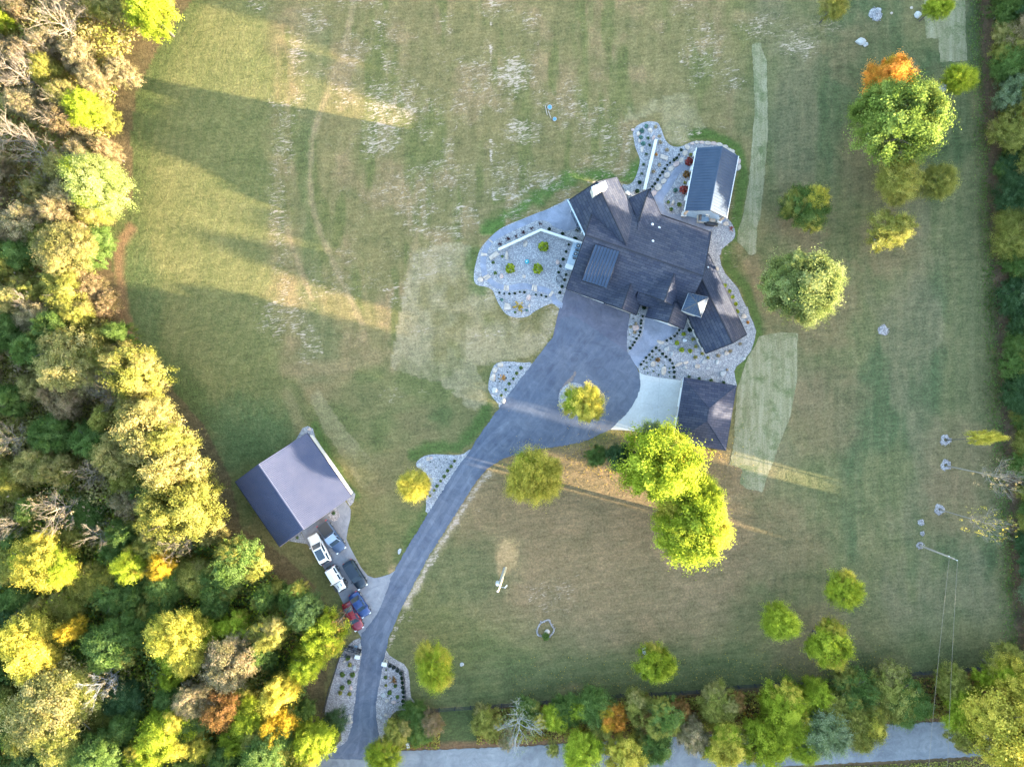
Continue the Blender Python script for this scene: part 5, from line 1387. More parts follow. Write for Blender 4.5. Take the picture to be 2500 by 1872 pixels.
m = MB(); m.prism([(x * 1.05, y * 1.03) for x, y in pts], .72, .80); m.prism([(x * .93, y * .93) for x, y in pts], .80, .85); m.build("lid", M['white'], gen)
lid = empty("tank_lid", T3(865, 878), label="teal round tank lid on the left terrace gravel", cat="tank lid")
m = MB(); m.tube([(0, 0, .0), (0, 0, .16), (0, 0, .20)], [.33, .33, .26], 16); m.build("cover", M['tealplastic'], lid)
m = MB(); m.tube([(-.05, 0, .20), (-.05, 0, .26)], .10, 10); m.build("handle", M['white'], lid)
m = MB()
c = T3(1297, 1110); pts = []
for i in range(70):
    t = i / 69; a = t * 4.4 * math.pi; rr = (.52 - .13 * t) + .03 * math.sin(a * 1.5)
    pts.append((rr * math.cos(a), rr * math.sin(a) - .06 * math.sin(a * .5), .05 + .05 * t))
m.tube(pts, .022, 5); o = m.build("garden_hose", M['seam']); o.location = c; tag(o, "dark coiled hose lying on the terrace gravel near the house", "hose")
shrub(T3(1535, 452), .34, 'box', 'spiky', "ragged black planter shrub at the patio corner by the house wall")

# bed above the house and round the pavilion
f, q = T4, 6.133
shrub_row(f, q, [(483, 228), (415, 300), (400, 400), (432, 492)], 32, 'teal', 'ball', "blue green shrub", "in the top lobe left of the straight wall", flat=.7)
for i, (x, y, r_, lf, lb) in enumerate(((615, 245, 26, 'straw', "tan grass tuft at the top edge of the upper bed"), (675, 380, 24, 'straw', "tan grass tuft at the right edge of the top lobe"), (690, 470, 26, 'straw', "yellow grass tuft right of the straight wall's top"), (790, 585, 28, 'straw', "tan grass tuft above the square flat stone"),
                                        (628, 660, 22, 'orange', "orange grass tuft left of the square flat stone"), (672, 810, 26, 'straw', "tan grass tuft below the square flat stone"), (587, 915, 26, 'straw', "pale grass tuft beside the middle of the straight wall"), (1140, 660, 26, 'olive', "yellow green tuft at the pavilion's upper left corner"), (1055, 1080, 24, 'olive', "olive tuft between two red shrubs at the pavilion"))):
    shrub(T4(x, y, .2), r_ / q * S * 1.1, lf, 'tuft', lb, flat=.7, cat="grass tuft")
shrub_row(f, q, [(508, 415), (530, 515), (485, 650), (435, 808), (405, 940)], 22, 'deep', 'tuft', "dark spreading shrub", "on the left side of the straight wall")
shrub_row(f, q, [(378, 1075), (343, 1207)], 31, 'box', 'ball', "big near black shrub", "between straight wall and great room")
shrub_row(f, q, [(1003, 588), (972, 655), (938, 707), (895, 740), (838, 778), (795, 813), (760, 870), (725, 920), (687, 972), (652, 1030), (608, 1090), (574, 1136), (538, 1183)], 19, 'box', 'ball', "small dark round shrub", "in the row beside the flagstones")
for x, y, r_, lf, lb in ((1120, 762, 62, 'red', "rust red shrub touching the pavilion's left eave near its top"), (1080, 955, 54, 'rust', "tan red shrub beside the pavilion in the middle"), (1040, 1185, 66, 'red', "dark red shrub lowest along the pavilion's left eave")):
    shrub(T4(x, y, .5), r_ / q * S, lf, 'ball', lb)
shrub_row(f, q, [(915, 1192)], 29, 'teal', 'ball', "blue green shrub", "left of the lowest red shrub by the pavilion")
shrub_row(f, q, [(808, 1370)], 30, 'green', 'ball', "round green shrub", "left of the pale stone in the pavilion bed")
shrub_row(f, q, [(852, 1477)], 30, 'green', 'ball', "round green shrub", "lowest in the pavilion bed")
shrub_row(f, q, [(973, 1410)], 30, 'green', 'ball', "round green shrub", "right of the pale stone in the pavilion bed")
boulders(f, q, [(535, 300, 44, 34, 'stone', "tan wedge shaped stone in the top lobe"), (360, 355, 28, 40, 'stone', "pale tan stone left in the top lobe"), (415, 580, 26, 50, 'stone', "long pale stone left of the straight wall"), (580, 410, 22, 40, 'pinkstone', "pinkish stone at the upper end of the straight wall"), (880, 1385, 24, 46, 'stone', "pale upright stone among three round shrubs"),
                (190, 1235, 36, 34, 'greystone', "grey stone between the two rear roofs"), (275, 290, 26, 22, 'pinkstone', "pink stone on the left rim of the top lobe"), (375, 455, 20, 36, 'stone', "half buried pale stone among blue green shrubs"), (878, 1278, 22, 16, 'greystone', "small whitish stone in the pavilion bed")], "of the upper bed")
m = MB(); qd = [(690, 655), (800, 690), (790, 755), (685, 715)]; c = T4(690, 655); m.prism([T4(x, y) - c for x, y in qd], 0, .2); o = m.build("flat_stone", M['stone']); o.location = c; tag(o, "square flat sandstone in the middle of the upper bed", "stone slab")
edge1 = [(1088, 545, 34, 52), (1055, 640, 40, 46), (998, 745, 40, 36), (925, 805, 46, 38), (845, 870, 46, 42), (785, 970, 44, 44), (735, 1060, 44, 40), (655, 1150, 52, 50), (590, 1235, 46, 40)]
fs = empty("flagstone_edging", T4(*edge1[0][:2]), label="tan flagstones edging the path beside the upper gravel bed", cat="flagstone edging")
def stones_along(e, f, q, items, rot):
    for i, (x, y, a, b) in enumerate(items):
        p = f(x, y) - e.location
        m = MB(); n = 7
        pts = [(a / q * S * 1.12 * math.cos(t) * rnd.uniform(.85, 1.12), b / q * S * .95 * math.sin(t) * rnd.uniform(.85, 1.12)) for t in [2 * math.pi * k / n + .3 for k in range(n)]]
        co, si = math.cos(rot), math.sin(rot)
        m.prism([(x_ * co - y_ * si, x_ * si + y_ * co) for x_, y_ in pts], -.02, rnd.uniform(.07, .14))
        o = m.build("flagstone", M['pinkstone' if rnd.random() < .3 else 'stone'], e); o.location = p + Vector((0, 0, .02))
stones_along(fs, T4, 6.133, edge1, R(40))
fs2 = empty("stone_border", T4(1300, 480), label="curved border of pinkish stones round the pavilion's top end", cat="stone border")
stones_along(fs2, T4, 6.133, [(1165, 495, 30, 22), (1235, 478, 34, 24), (1310, 480, 36, 26), (1395, 488, 44, 30), (1485, 495, 40, 30), (1568, 508, 44, 30), (1650, 545, 44, 30), (1715, 590, 40, 28), (1765, 610, 34, 26), (1862, 760, 24, 46), (1868, 850, 26, 44)], R(-8))

# beds in front of the house
f, q = T2, 4.246
shrub_row(f, q, [(988, 297)], 24, 'box', 'ball', "dark bush", "in the narrow bed against the front gable")
shrub_row(f, q, [(973, 390), (962, 435), (957, 465), (957, 507), (947, 552), (936, 588), (912, 620), (890, 658), (872, 688), (845, 718)], 12.5, 'box', 'ball', "small dark shrub", "along the front walk's island bed")
shrub_row(f, q, [(928, 368), (875, 415), (838, 580), (877, 606), (848, 648)], 6.5, 'deep', 'tuft', "tiny seedling", "in the island bed by the front walk")
shrub_row(f, q, [(1355, 535), (1333, 568), (1304, 597), (1265, 620), (1225, 640)], 13, 'box', 'ball', "small dark shrub", "in the upper row bordering the front walk")
shrub_row(f, q, [(1112, 717), (1076, 752), (1045, 790), (1010, 820), (985, 855), (958, 890)], 13, 'box', 'ball', "small dark shrub", "in the lower row bordering the front walk")
shrub_row(f, q, [(1148, 742), (1180, 778), (1216, 810), (1257, 843), (1283, 880), (1295, 920), (1302, 968), (1302, 1020)], 13.5, 'box', 'ball', "small dark shrub", "in the diagonal row ending above the concrete pad")
shrub_row(f, q, [(1400, 575), (1330, 668), (1378, 738), (1465, 750)], 25, 'lime', 'ball', "lime green round shrub", "in the wide front bed")
shrub_row(f, q, [(1465, 530)], 21, 'box', 'ball', "dark round shrub", "beside the garage wing in the front bed")
shrub_row(f, q, [(1500, 632), (1530, 703), (1593, 780), (1650, 820), (1523, 815)], 18, 'olive', 'tuft', "fuzzy olive tuft", "along the garage wing in the front bed", flat=.7)
shrub_row(f, q, [(1112, 787), (1160, 815), (1058, 840), (1075, 815), (1018, 870), (1016, 915), (990, 935), (1085, 960), (1030, 978), (1137, 900), (1205, 902), (1253, 930), (1250, 968), (1257, 1015), (1142, 995)], 9, 'deep', 'tuft', "tiny green plant", "among the stones of the front bed", flat=.7)
shrub_row(f, q, [(1128, 843)], 29, 'rust', 'ball', "brown dome shrub", "in the middle of the front bed's planted corner")
for x, y, r_, lf, lb in ((1885, 752, 18, 'straw', "pinkish tuft right of the grey stone below the garage wing"), (1755, 800, 20, 'straw', "tan tuft below the garage wing's end"), (1985, 675, 18, 'straw', "tan tuft at the garage wing's lower right corner"), (2065, 455, 18, 'orange', "orange tuft on the right rim of the house bed"), (1850, 945, 14, 'straw', "tan tuft above the hip roofed garage"), (900, 470, 18, 'straw', "tan tuft above the pink stone of the island bed"), (850, 500, 16, 'straw', "pale tuft at the left of the island bed"), (892, 556, 20, 'straw', "yellow tuft below the pink stone of the island bed")):
    shrub(T2(x, y, .15), r_ / q * S, lf, 'tuft', lb, flat=.7, cat="grass tuft")
boulders(f, q, [(1078, 885, 24, 30, 'stone', "pale stone left of the brown dome shrub"), (1187, 955, 30, 46, 'stone', "large pale oval stone"), (1412, 640, 25, 20, 'white', "white stone among the lime shrubs"), (1840, 770, 28, 24, 'stone', "pinkish white stone below the garage wing"), (1805, 985, 30, 34, 'greystone', "grey white stone above the hip roofed garage"), (2020, 390, 32, 26, 'stone', "tan stone beside the garage wing's right eave"),
                (1340, 890, 42, 18, 'stone', "flat tan stone right of the diagonal shrub row"), (1420, 870, 26, 18, 'stone', "small tan stone in the dry stream"), (1410, 920, 24, 18, 'greystone', "grey stone in the dry stream"), (1610, 860, 28, 20, 'greystone', "low grey stone in the dry stream's middle"), (1540, 910, 30, 24, 'stone', "low tan stone in the dry stream's middle"), (1225, 725, 30, 26, 'greystone', "round flat grey stone beside the front walk"), (1160, 660, 42, 20, 'stone', "pale flat stone at the front walk's bend"),
                (1745, 865, 22, 26, 'greystone', "small grey stone in the right of the dry stream"), (2020, 830, 22, 16, 'greystone', "small white stone at the bed's right rim"), (1280, 785, 20, 24, 'greystone', "low grey stone above the diagonal shrub row"), (900, 510, 36, 36, 'pinkstone', "pink flat stone of the island bed"), (1650, 930, 26, 16, 'greystone', "flat grey stone above the garage roof")], "in front of the house")
shrub_row(f, q, [(1455, 1018), (1560, 1035), (1685, 1055), (1815, 1075)], 17, 'deep', 'tuft', "green tuft", "along the upper eave of the hip roofed garage", "left")
shrub_row(f, q, [(1828, 73), (1876, 132), (1905, 193), (1940, 262), (1957, 340)], 18, 'lime', 'ball', "lime green shrub", "in the line beside the garage wing's right eave")
f, q = T5, 3.154
shrub_row(f, q, [(1735, 765), (1835, 778)], 12, 'olive', 'tuft', "yellow green tuft", "below the hip roofed garage", "left")
f, q = T1, 4.246
boulders(f, q, [(1832, 622, 26, 24, 'stone', "pale square stone below the grill"), (1798, 785, 12, 26, 'greystone', "narrow grey stone right of the house corner"), (1745, 1085, 24, 18, 'stone', "tan stone at the bed's narrow waist")], "right of the house")
shrub(T1(1888, 672, .1), 30 / q * S, 'red', 'spiky', "bright red low plant on the gravel right of the grill", flat=.5)
shrub(T1(1735, 630, .2), 20 / q * S, 'olive', 'ball', "small olive shrub at the right end of the grill")
# beds along the drive
f, q = T5, 3.154
shrub_row(f, q, [(352, 153), (320, 193), (293, 235), (263, 273), (235, 318), (202, 362)], 12, 'green', 'ball', "small green shrub", "in the bed left of the court")
shrub_row(f, q, [(268, 147), (248, 183), (180, 205), (180, 232), (240, 230), (157, 253), (188, 257), (252, 330)], 5, 'box', 'tuft', "tiny dark seedling", "in the rounded bed left of the court")
shrub(T5(210, 232, .1), 26 / q * S, 'orange', 'spiky', "reddish straggly plant in the rounded bed left of the court", flat=.5)
boulders(f, q, [(195, 130, 25, 20, 'stone', "pale stone at the top"), (155, 168, 20, 26, 'stone', "second pale stone from the top"), (138, 225, 25, 30, 'stone', "large pale stone at the left rim"), (150, 325, 22, 26, 'greystone', "pale stone at the lower left rim"), (215, 405, 18, 20, 'stone', "small stone at the lower tip")], "of the rounded bed left of the court")
f, q = T9, 3.881
shrub_row(f, q, [(697, 292), (664, 341), (630, 383), (600, 437), (565, 484), (530, 530), (502, 570), (463, 622)], 15, 'green', 'ball', "small green shrub", "in the diagonal row beside the drive")
shrub_row(f, q, [(553, 276), (624, 276), (522, 357), (574, 352), (467, 302), (468, 518)], 5.5, 'box', 'tuft', "tiny dark seedling", "in the bed under the pale yellow tree")
boulders(f, q, [(445, 270, 20, 18, 'stone', "tan stone"), (477, 262, 17, 14, 'pinkstone', "small pink stone"), (362, 332, 26, 22, 'greystone', "grey stone")], "at the top of the bed under the pale yellow tree")
f, q = T6, 4.416
shrub_row(f, q, [(1122, 1030)], 22, 'deep', 'tuft', "dark green tuft", "on the small gravel island by the barn")
shrub_row(f, q, [(730, 1295)], 17, 'green', 'ball', "small green shrub", "at the barn corner beside the white car")
boulders(f, q, [(862, 122, 20, 16, 'pinkstone', "pink stone at the upper tip")], "of the barn gravel")
# entrance
f, q = T8, 4.6
for x, y, r_, lf, k2, lb in ((412, 487, 27, 'green', 'ball', "upright green shrub beside the white left gate pillar"), (432, 566, 23, 'olive', 'ball', "reddish green shrub below the left gate pillar"), (347, 672, 28, 'green', 'ball', "green shrub near the left entrance fence"), (463, 675, 28, 'green', 'ball', "bushy green shrub beside the drive in the left entrance bed"),
                             (425, 760, 24, 'green', 'ball', "round green shrub in the middle of the left entrance bed"), (347, 820, 27, 'green', 'ball', "dark upright green shrub low in the left entrance bed"), (325, 880, 24, 'olive', 'ball', "lowest left shrub of the left entrance bed"), (428, 892, 23, 'olive', 'ball', "lowest right shrub of the left entrance bed"),
                             (831, 706, 20, 'green', 'ball', "green shrub below the right gate pillar"), (838, 630, 11, 'deep', 'tuft', "tiny plant just below the right gate pillar"), (836, 799, 16, 'olive', 'ball', "small olive shrub by the drive in the right entrance bed"), (942, 803, 20, 'green', 'ball', "round green shrub below the rusty plant"),
                             (878, 876, 25, 'green', 'ball', "larger green shrub in the middle of the right entrance bed"), (965, 925, 21, 'green', 'ball', "green shrub low in the right entrance bed"), (915, 745, 42, 'rust', 'spiky', "rusty red straggly plant in the right entrance bed")):
    shrub(T8(x, y, .3), r_ / q * S * 1.05, lf, k2, lb, flat=1.0 if k2 == 'ball' else .5)
shrub_row(f, q, [(885, 577), (925, 594), (966, 629), (1006, 658), (1017, 714), (1023, 765), (1026, 818), (1030, 871), (1032, 926), (1030, 972), (1034, 1023)], 19, 'box', 'ball', "dark clipped shrub", "in the hedge row inside the right entrance fence")
shrub_row(f, q, [(890, 945), (972, 988), (785, 950), (855, 920), (833, 990), (918, 1010)], 7, 'deep', 'tuft', "tiny plant", "low in the right entrance bed")
boulders(f, q, [(370, 525, 18, 18, 'stone', "round white stone in the left bed"), (485, 595, 18, 34, 'greystone', "long pale stone by the drive in the left bed"), (445, 820, 22, 28, 'pinkstone', "pinkish stone low in the left bed"), (430, 1150, 24, 36, 'stone', "tall stone at the foot of the left bed"), (545, 350, 15, 28, 'greystone', "grey stone beside the gate"), (445, 1200, 26, 20, 'stone', "broken stone at the foot of the left bed"), (400, 1215, 22, 16, 'stone', "low stone at the foot of the left bed"),
                (810, 900, 26, 28, 'greystone', "square pale stone in the right bed"), (850, 965, 22, 22, 'stone', "pale round stone in the right bed"), (925, 980, 26, 20, 'pinkstone', "pinkish stone in the right bed"), (835, 1120, 22, 18, 'stone', "stone at the upper foot of the right bed"), (785, 1155, 16, 20, 'greystone', "upright stone at the foot of the right bed"), (840, 1192, 30, 18, 'greystone', "flat stone at the foot of the right bed")], "at the entrance")
for (x, y), lb in (((515, 478), "left white capped gate pillar beside the drive"), ((818, 560), "right white capped gate pillar beside the drive")):
    e = empty("gate_pillar", P(760 + x / q, 1500 + y / q, 1.6) * 1.0, R(-12), lb, "gate pillar", "white capped gate pillars"); e.location.z = 0
    m = MB(); m.box((0, 0, .75), (.62, .42, 1.5)); m.build("pillar_body", M['stonewall'], e)
    m = MB(); m.box((0, 0, 1.55), (.80, .56, .10)); m.box((0, 0, 1.63), (.74, .5, .06), taper=.9); m.build("cap", M['white'], e)
ga, gb_ = T8(285, 325), T8(563, 400)
gate = empty("gate", ga, math.atan2((gb_ - ga).y, (gb_ - ga).x), "black iron sliding gate standing open across the left entrance gravel", "gate")
GL = (gb_ - ga).length
m = MB()
for z in (.12, .8, 1.6):
    m.box((GL / 2, 0, z), (GL, .09, .09))
m.box((GL / 2, .16, .12), (GL, .08, .08))
m.build("frame", M['black'], gate)
for t in (0.01, .25, .5, .75, .99):
    m = MB(); m.box((GL * t, 0, .82), (.11, .12, 1.64)); m.build("post", M['black'], gate)
for k in range(1, 26):
    m = MB(); m.box((0, 0, .86), (.03, .03, 1.45)); 
    if k == 1: pk = m.mesh("picket", M['black'])
    put("picket", pk, gate, (GL * k / 26, 0, 0))
m = MB()
m.box((GL * .97, -.55, .9), (.12, .5, .1)); m.build("roller_bracket", M['black'], gate)
op = empty("gate_operator", T8(500, 362), R(-12), "dark teal gate operator box beside the open gate", "gate operator")
m = MB(); m.box((0, 0, .45), (.45, .5, .9), taper=.95); m.build("housing", M['acgrey'], op); m = MB(); m.box((0, 0, .94), (.5, .55, .06)); m.build("lid", M['seam'], op)
ga2 = empty("gate_catch", T8(836, 512), R(70), "short black gate catch post above the right pillar", "gate catch")
m = MB(); m.box((0, 0, .9), (.75, .12, .12)); m.build("arm", M['black'], ga2); m = MB(); m.box((-.3, 0, .45), (.14, .14, .9)); m.build("post", M['black'], ga2)

def fence(pts, label, h=1.3, step=1.9, name="fence", rails=(.18, .7, 1.25), picket=True, mt='black', pr=.035):
    e = empty(name, pts[0], label=label, cat="fence"); c = pts[0]
    pst = MB(); pst.box((0, 0, h / 2 + .03), (pr * 2.2, pr * 2.2, h + .06)); pme = pst.mesh("post", M[mt])
    pkm = MB()
    for a, b in zip(pts[:-1], pts[1:]):
        d = b - a; n = max(1, round(d.length / step)); ang_ = math.atan2(d.y, d.x)
        for k in range(n + (b is pts[-1])):
            put("post", pme, e, a + d * (k / n) - c, ang_)
        for z in rails:
            m = MB(); mid = (a + b) / 2 - c; m.box((mid.x, mid.y, z), (d.length, pr, pr * 1.3), ang_); m.build("rail", M[mt], e)
        if picket:
            nn = int(d.length / .13)
            for k in range(nn):
                p = a + d * (k / nn) - c; pkm.box((p.x, p.y, h / 2 + .05), (.016, .016, h - .1), ang_)
    if picket and pkm.v: tag(pkm.build("picket", M[mt], e), kind='stuff')
    return e
fence([T8(866, 530), T8(970, 585), T8(1036, 628), T8(1050, 720), T8(1062, 850), T8(1072, 1000), T8(1078, 1070)], "black iron fence round the right entrance bed")
fence([T8(492, 452), T8(395, 440), T8(335, 448), T8(300, 540), T8(270, 640), T8(215, 800), T8(150, 1050)], "black iron fence along the left entrance bed")
hp = [(998, 1731), (1073, 1728), (1225, 1717), (1370, 1706), (1515, 1693), (1700, 1684), (1800, 1672), (1965, 1660), (2110, 1648), (2290, 1635), (2430, 1623)]
fence([P(x, y) for x, y in hp], "long dark wire fence along the bottom of the lawn", h=1.2, step=2.5, rails=(.3, .75, 1.15), picket=False, mt='fascia', pr=.05)

# ---------------------------------------------------------------- straw blankets
def blanket(pts, label, name="straw_blanket"):
    c = px(pts)[0]; rag = []
    for (x0, y0), (x1, y1) in zip(pts, pts[1:] + pts[:1]):
        n = max(1, int(math.hypot(x1 - x0, y1 - y0) / 5))
        for k in range(n):
            rag.append((x0 + (x1 - x0) * k / n + rnd.gauss(0, .8), y0 + (y1 - y0) * k / n + rnd.gauss(0, .8)))
    m = MB(); m.prism([tuple((p - c)[:2]) for p in px(rag)], 0.0, .020); o = m.build(name, M['mat']); o.location = c
    return tag(o, label, "straw blanket")
blanket([(1836, 109), (1857, 106), (1860, 120), (1871, 148), (1874, 254), (1875, 317), (1868, 412), (1857, 525), (1848, 557), (1846, 619), (1832, 625), (1812, 600), (1800, 590), (1802, 562), (1815, 525), (1828, 444), (1836, 349), (1843, 270), (1840, 190)], "long narrow straw blanket strip right of the pavilion")
blanket([(1909, 811), (1947, 814), (1946, 918), (1940, 960), (1930, 1012), (1922, 1034), (1908, 1070), (1897, 1100), (1889, 1127), (1874, 1158), (1863, 1200), (1840, 1196), (1822, 1192), (1806, 1180), (1812, 1146), (1781, 1133), (1786, 1110), (1791, 1084), (1796, 1010), (1800, 950), (1822, 882), (1855, 820), (1880, 815)], "wide straw blanket right of the hip roofed garage")
blanket([(2251, -80), (2259, 66), (2261, 95), (2275, 93), (2291, 96), (2293, 120), (2296, 152), (2318, 150), (2340, 151), (2362, 149), (2357, 79), (2356, -80)], "stepped straw blanket at the top right beside the ditch")

# ---------------------------------------------------------------- stone rings, rocks and fittings on the lawn
def stone_ring(x, y, r_, label, hollow=.55, n=34, mt='pinkgravel', jag=.25):
    """a low ring (or heap) of small stones: a lumpy bank of gravel with loose stones on and beside it"""
    m = MB(); rr = r_ * S; ns, nb = 28, 5; vs = []
    ph = [rnd.uniform(0, 6.28) for _ in range(4)]
    for i in range(ns):
        a = 2 * math.pi * i / ns; w_ = 1 + .10 * math.sin(3 * a + ph[0]) + .08 * math.sin(5 * a + ph[1]) + rnd.uniform(-.06, .06)
        for k in range(nb):
            t = k / (nb - 1); d = rr * w_ * (hollow + (1 - hollow) * t) if hollow > .15 else rr * w_ * (.03 + .97 * t)
            z = (.20 * math.sin(math.pi * min(1, t * .9 + .1)) if hollow > .15 else .26 * (1 - t) ** .6) * rnd.uniform(.7, 1.15)
            vs.append((d * math.cos(a), d * math.sin(a), max(z, -.02) if k not in (0, nb - 1) or hollow <= .15 and k == 0 else -.02))
    fs = [(i * nb + k, i * nb + k + 1, ((i + 1) % ns) * nb + k + 1, ((i + 1) % ns) * nb + k) for i in range(ns) for k in range(nb - 1)]
    m.add(vs, fs)
    for k in range(n // 2):
        a = rnd.uniform(0, 6.28); d = rr * rnd.uniform(max(hollow, .1), 1.12); s_ = rnd.uniform(.06, .13)
        m.box((d * math.cos(a), d * math.sin(a), .12), (s_ * 1.5, s_ * 1.2, s_), rnd.uniform(0, 3), taper=.6)
    o = m.build("stone_ring", M[mt]); o.location = P(x, y); return tag(o, label, "stone ring")
stone_ring(2308, 1074, 13, "round pale stone ring at the foot of the leaning yellow sapling", .3, 60)
stone_ring(2309, 1135, 13, "pale stone ring under the middle bare leaning tree", .3, 60)
stone_ring(2294, 1243, 13, "pale stone ring under the lowest bare leaning tree", .2, 60)
stone_ring(2249, 1275, 8, "small oval heap of pale stones above the leaning utility pole", .0, 34)
stone_ring(2246, 1331, 9, "pale stone ring at the foot of the right utility pole", .35, 34)
stone_ring(2252, 1302, 6, "scattered white stones between heap and utility pole", .0, 12)
stone_ring(2147, 581, 16, "grey stone ring with grass inside beside the thin olive tree", .72, 60, 'gravel')
stone_ring(2156, 806, 13, "rough heap of pinkish stones alone on the east lawn", .0, 50)
stone_ring(2122, 234, 11, "left pinkish stone ring under the orange tree", .3, 40)
stone_ring(2148, 230, 10, "right pinkish stone ring under the orange tree", .3, 40)
stone_ring(2302, 215, 10, "pale mound under the leaning green tree by the ditch", .1, 34)
stone_ring(1332, 1535, 22, "thin broken ring of pale stones round the tiny sapling", .8, 40)
stone_ring(2138, 35, 17, "wide low grey heap near the top edge of the lawn", .0, 70, 'gravel')
for x, y, a, b, mt, lb in ((2100, 103, 15, 11, 'greystone', "pale flat boulder below the top edge of the east lawn"), (2113, 110, 8, 7, 'greystone', "small grey boulder beside the pale flat one"), (2240, 38, 11, 10, 'greystone', "grey blue boulder beside the top right straw blanket"), (1575, 1588, 10, 10, 'greystone', "grey boulder at the edge of the bright green lower tree"),
                           (1082, 1604, 7, 6, 'pinkstone', "pinkish stone under the lime willow tree"), (1128, 1621, 6, 6, 'greystone', "small white stone right of the lime willow tree"), (1070, 1607, 6, 5, 'stone', "flat stone inside the lime willow tree shade"), (976, 1345, 5, 9, 'greystone', "pale stone on the verge left of the drive"), (1336, 1542, 8, 8, 'stone', "pale stone beside the tiny sapling"), (2225, 20, 5, 4, 'stone', "white stone near the top right blanket"), (2176, 33, 4, 4, 'stone', "small white stone near the low grey heap")):
    boulder(P(x, y), a * S * .85, b * S * .85, mt, lb)
for (x, y, r_, lb) in ((1342, 263, .36, "upper blue septic lid in the worn field"), (1354, 292, .30, "lower blue septic lid in the worn field")):
    e = empty("septic_lid", P(x, y), label=lb, cat="septic lid", group="blue septic lids")
    m = MB(); m.tube([(0, 0, 0), (0, 0, .22)], r_, 18); m.build("rim", M['greystone'], e)
    m = MB(); m.tube([(0, 0, .22), (0, 0, .27)], r_ * .72, 16); m.build("cover", M['blueplastic'], e)
f8 = tile(1300, 230, 20.7)
for a, b, lb in (((640, 600), (750, 1080), "left white pipe beside the blue septic lids"), ((800, 860), (940, 1240), "right white pipe between the blue septic lids")):
    p, q2 = f8(*a), f8(*b); m = MB(); m.tube([Vector((0, 0, .07)), q2 - p + Vector((0, 0, .07))], .05, 8); o = m.build("pipe", M['stone']); o.location = p; tag(o, lb, "pipe")

# ---------------------------------------------------------------- utility poles and wires
def util(px_, py_, hgt, lean, label, mt):
    e = empty("utility_pole", P(px_, py_), label=label, cat="utility pole")
    m = MB(); m.tube([(0, 0, 0), (lean[0], lean[1], hgt)], [.16, .11], 8); m.build("pole", M[mt], e)
    return e
up = util(2246, 1331, 9.2, (-.2, .1), "brown utility pole with two wires on the lower right lawn", 'wood')
m = MB(); m.box((-.15, .1, 8.7), (1.5, .1, .12), R(-27)); m.build("crossarm", M['wood'], up)
for s_ in (-1, 1):
    m = MB(); a_ = R(-27); m.tube([(-.15 + s_ * .62 * math.cos(a_), .1 + s_ * .62 * math.sin(a_), 8.75), (-.15 + s_ * .62 * math.cos(a_), .1 + s_ * .62 * math.sin(a_), 9.0)], .06, 6); m.build("insulator", M['white'], up)
for s_, (ex, ey), lb in ((-1, (2250, 2300), "left wire running down from the brown utility pole"), (1, (2290, 2300), "right wire running down from the brown utility pole")):
    a = up.location + Vector((-.15 + s_ * .62 * math.cos(R(-27)), .1 + s_ * .62 * math.sin(R(-27)), 9.0)); b = P(ex + 14 * s_, ey, 8.6)
    pts = [a.lerp(b, t) - Vector((0, 0, 1.2 * t * (1 - t) * 2)) - a for t in np.linspace(0, 1, 12)]
    m = MB(); m.tube(pts, .018, 4); o = m.build("wire", M['palebark']); o.location = a; tag(o, lb, "wire")
f9 = tile(1190, 1310, 11.825)
sp = util(1235.5, 1385, 11.6, (-.95, -.35), "yellow service pole with grey transformer standing in a straw patch", 'yellowwood')
m = MB(); p0 = Vector((-.78, -.3, 8.0)); m.tube([p0 + Vector((-.34, .02, -.5)), p0 + Vector((-.34, .02, .45))], .27, 12); m.build("transformer", M['galv'], sp)
m = MB(); m.tube([(-.32, 0, 0), (-.86, -.22, 7.4)], .06, 6); m.tube([(-.22, .02, 0), (-.72, -.2, 7.4)], .05, 6); m.build("conduit", M['galv'], sp)
m = MB(); m.tube([(-.85, -.3, 10.0), (-.2, -.3, 10.05)], .035, 5); m.box((.05, -.2, 10.05), (.5, .16, .14), R(50)); m.build("lamp_arm", M['galv'], sp)
m = MB(); m.tube([(-.97, -.36, 11.6), (-1.12, -.42, 11.75)], .15, 8); m.build("pole_cap", M['pinkstone'], sp)

ped = empty("utility_pedestal", T8(1092, 1440), R(15), "pale green utility pedestal in the hedge above the road", "utility pedestal")
m = MB(); m.box((0, 0, .4), (.4, .7, .8), taper=.9); m.build("housing", M['galv'], ped); m = MB(); m.box((0, 0, .84), (.42, .72, .06)); m.build("lid", M['white'], ped)

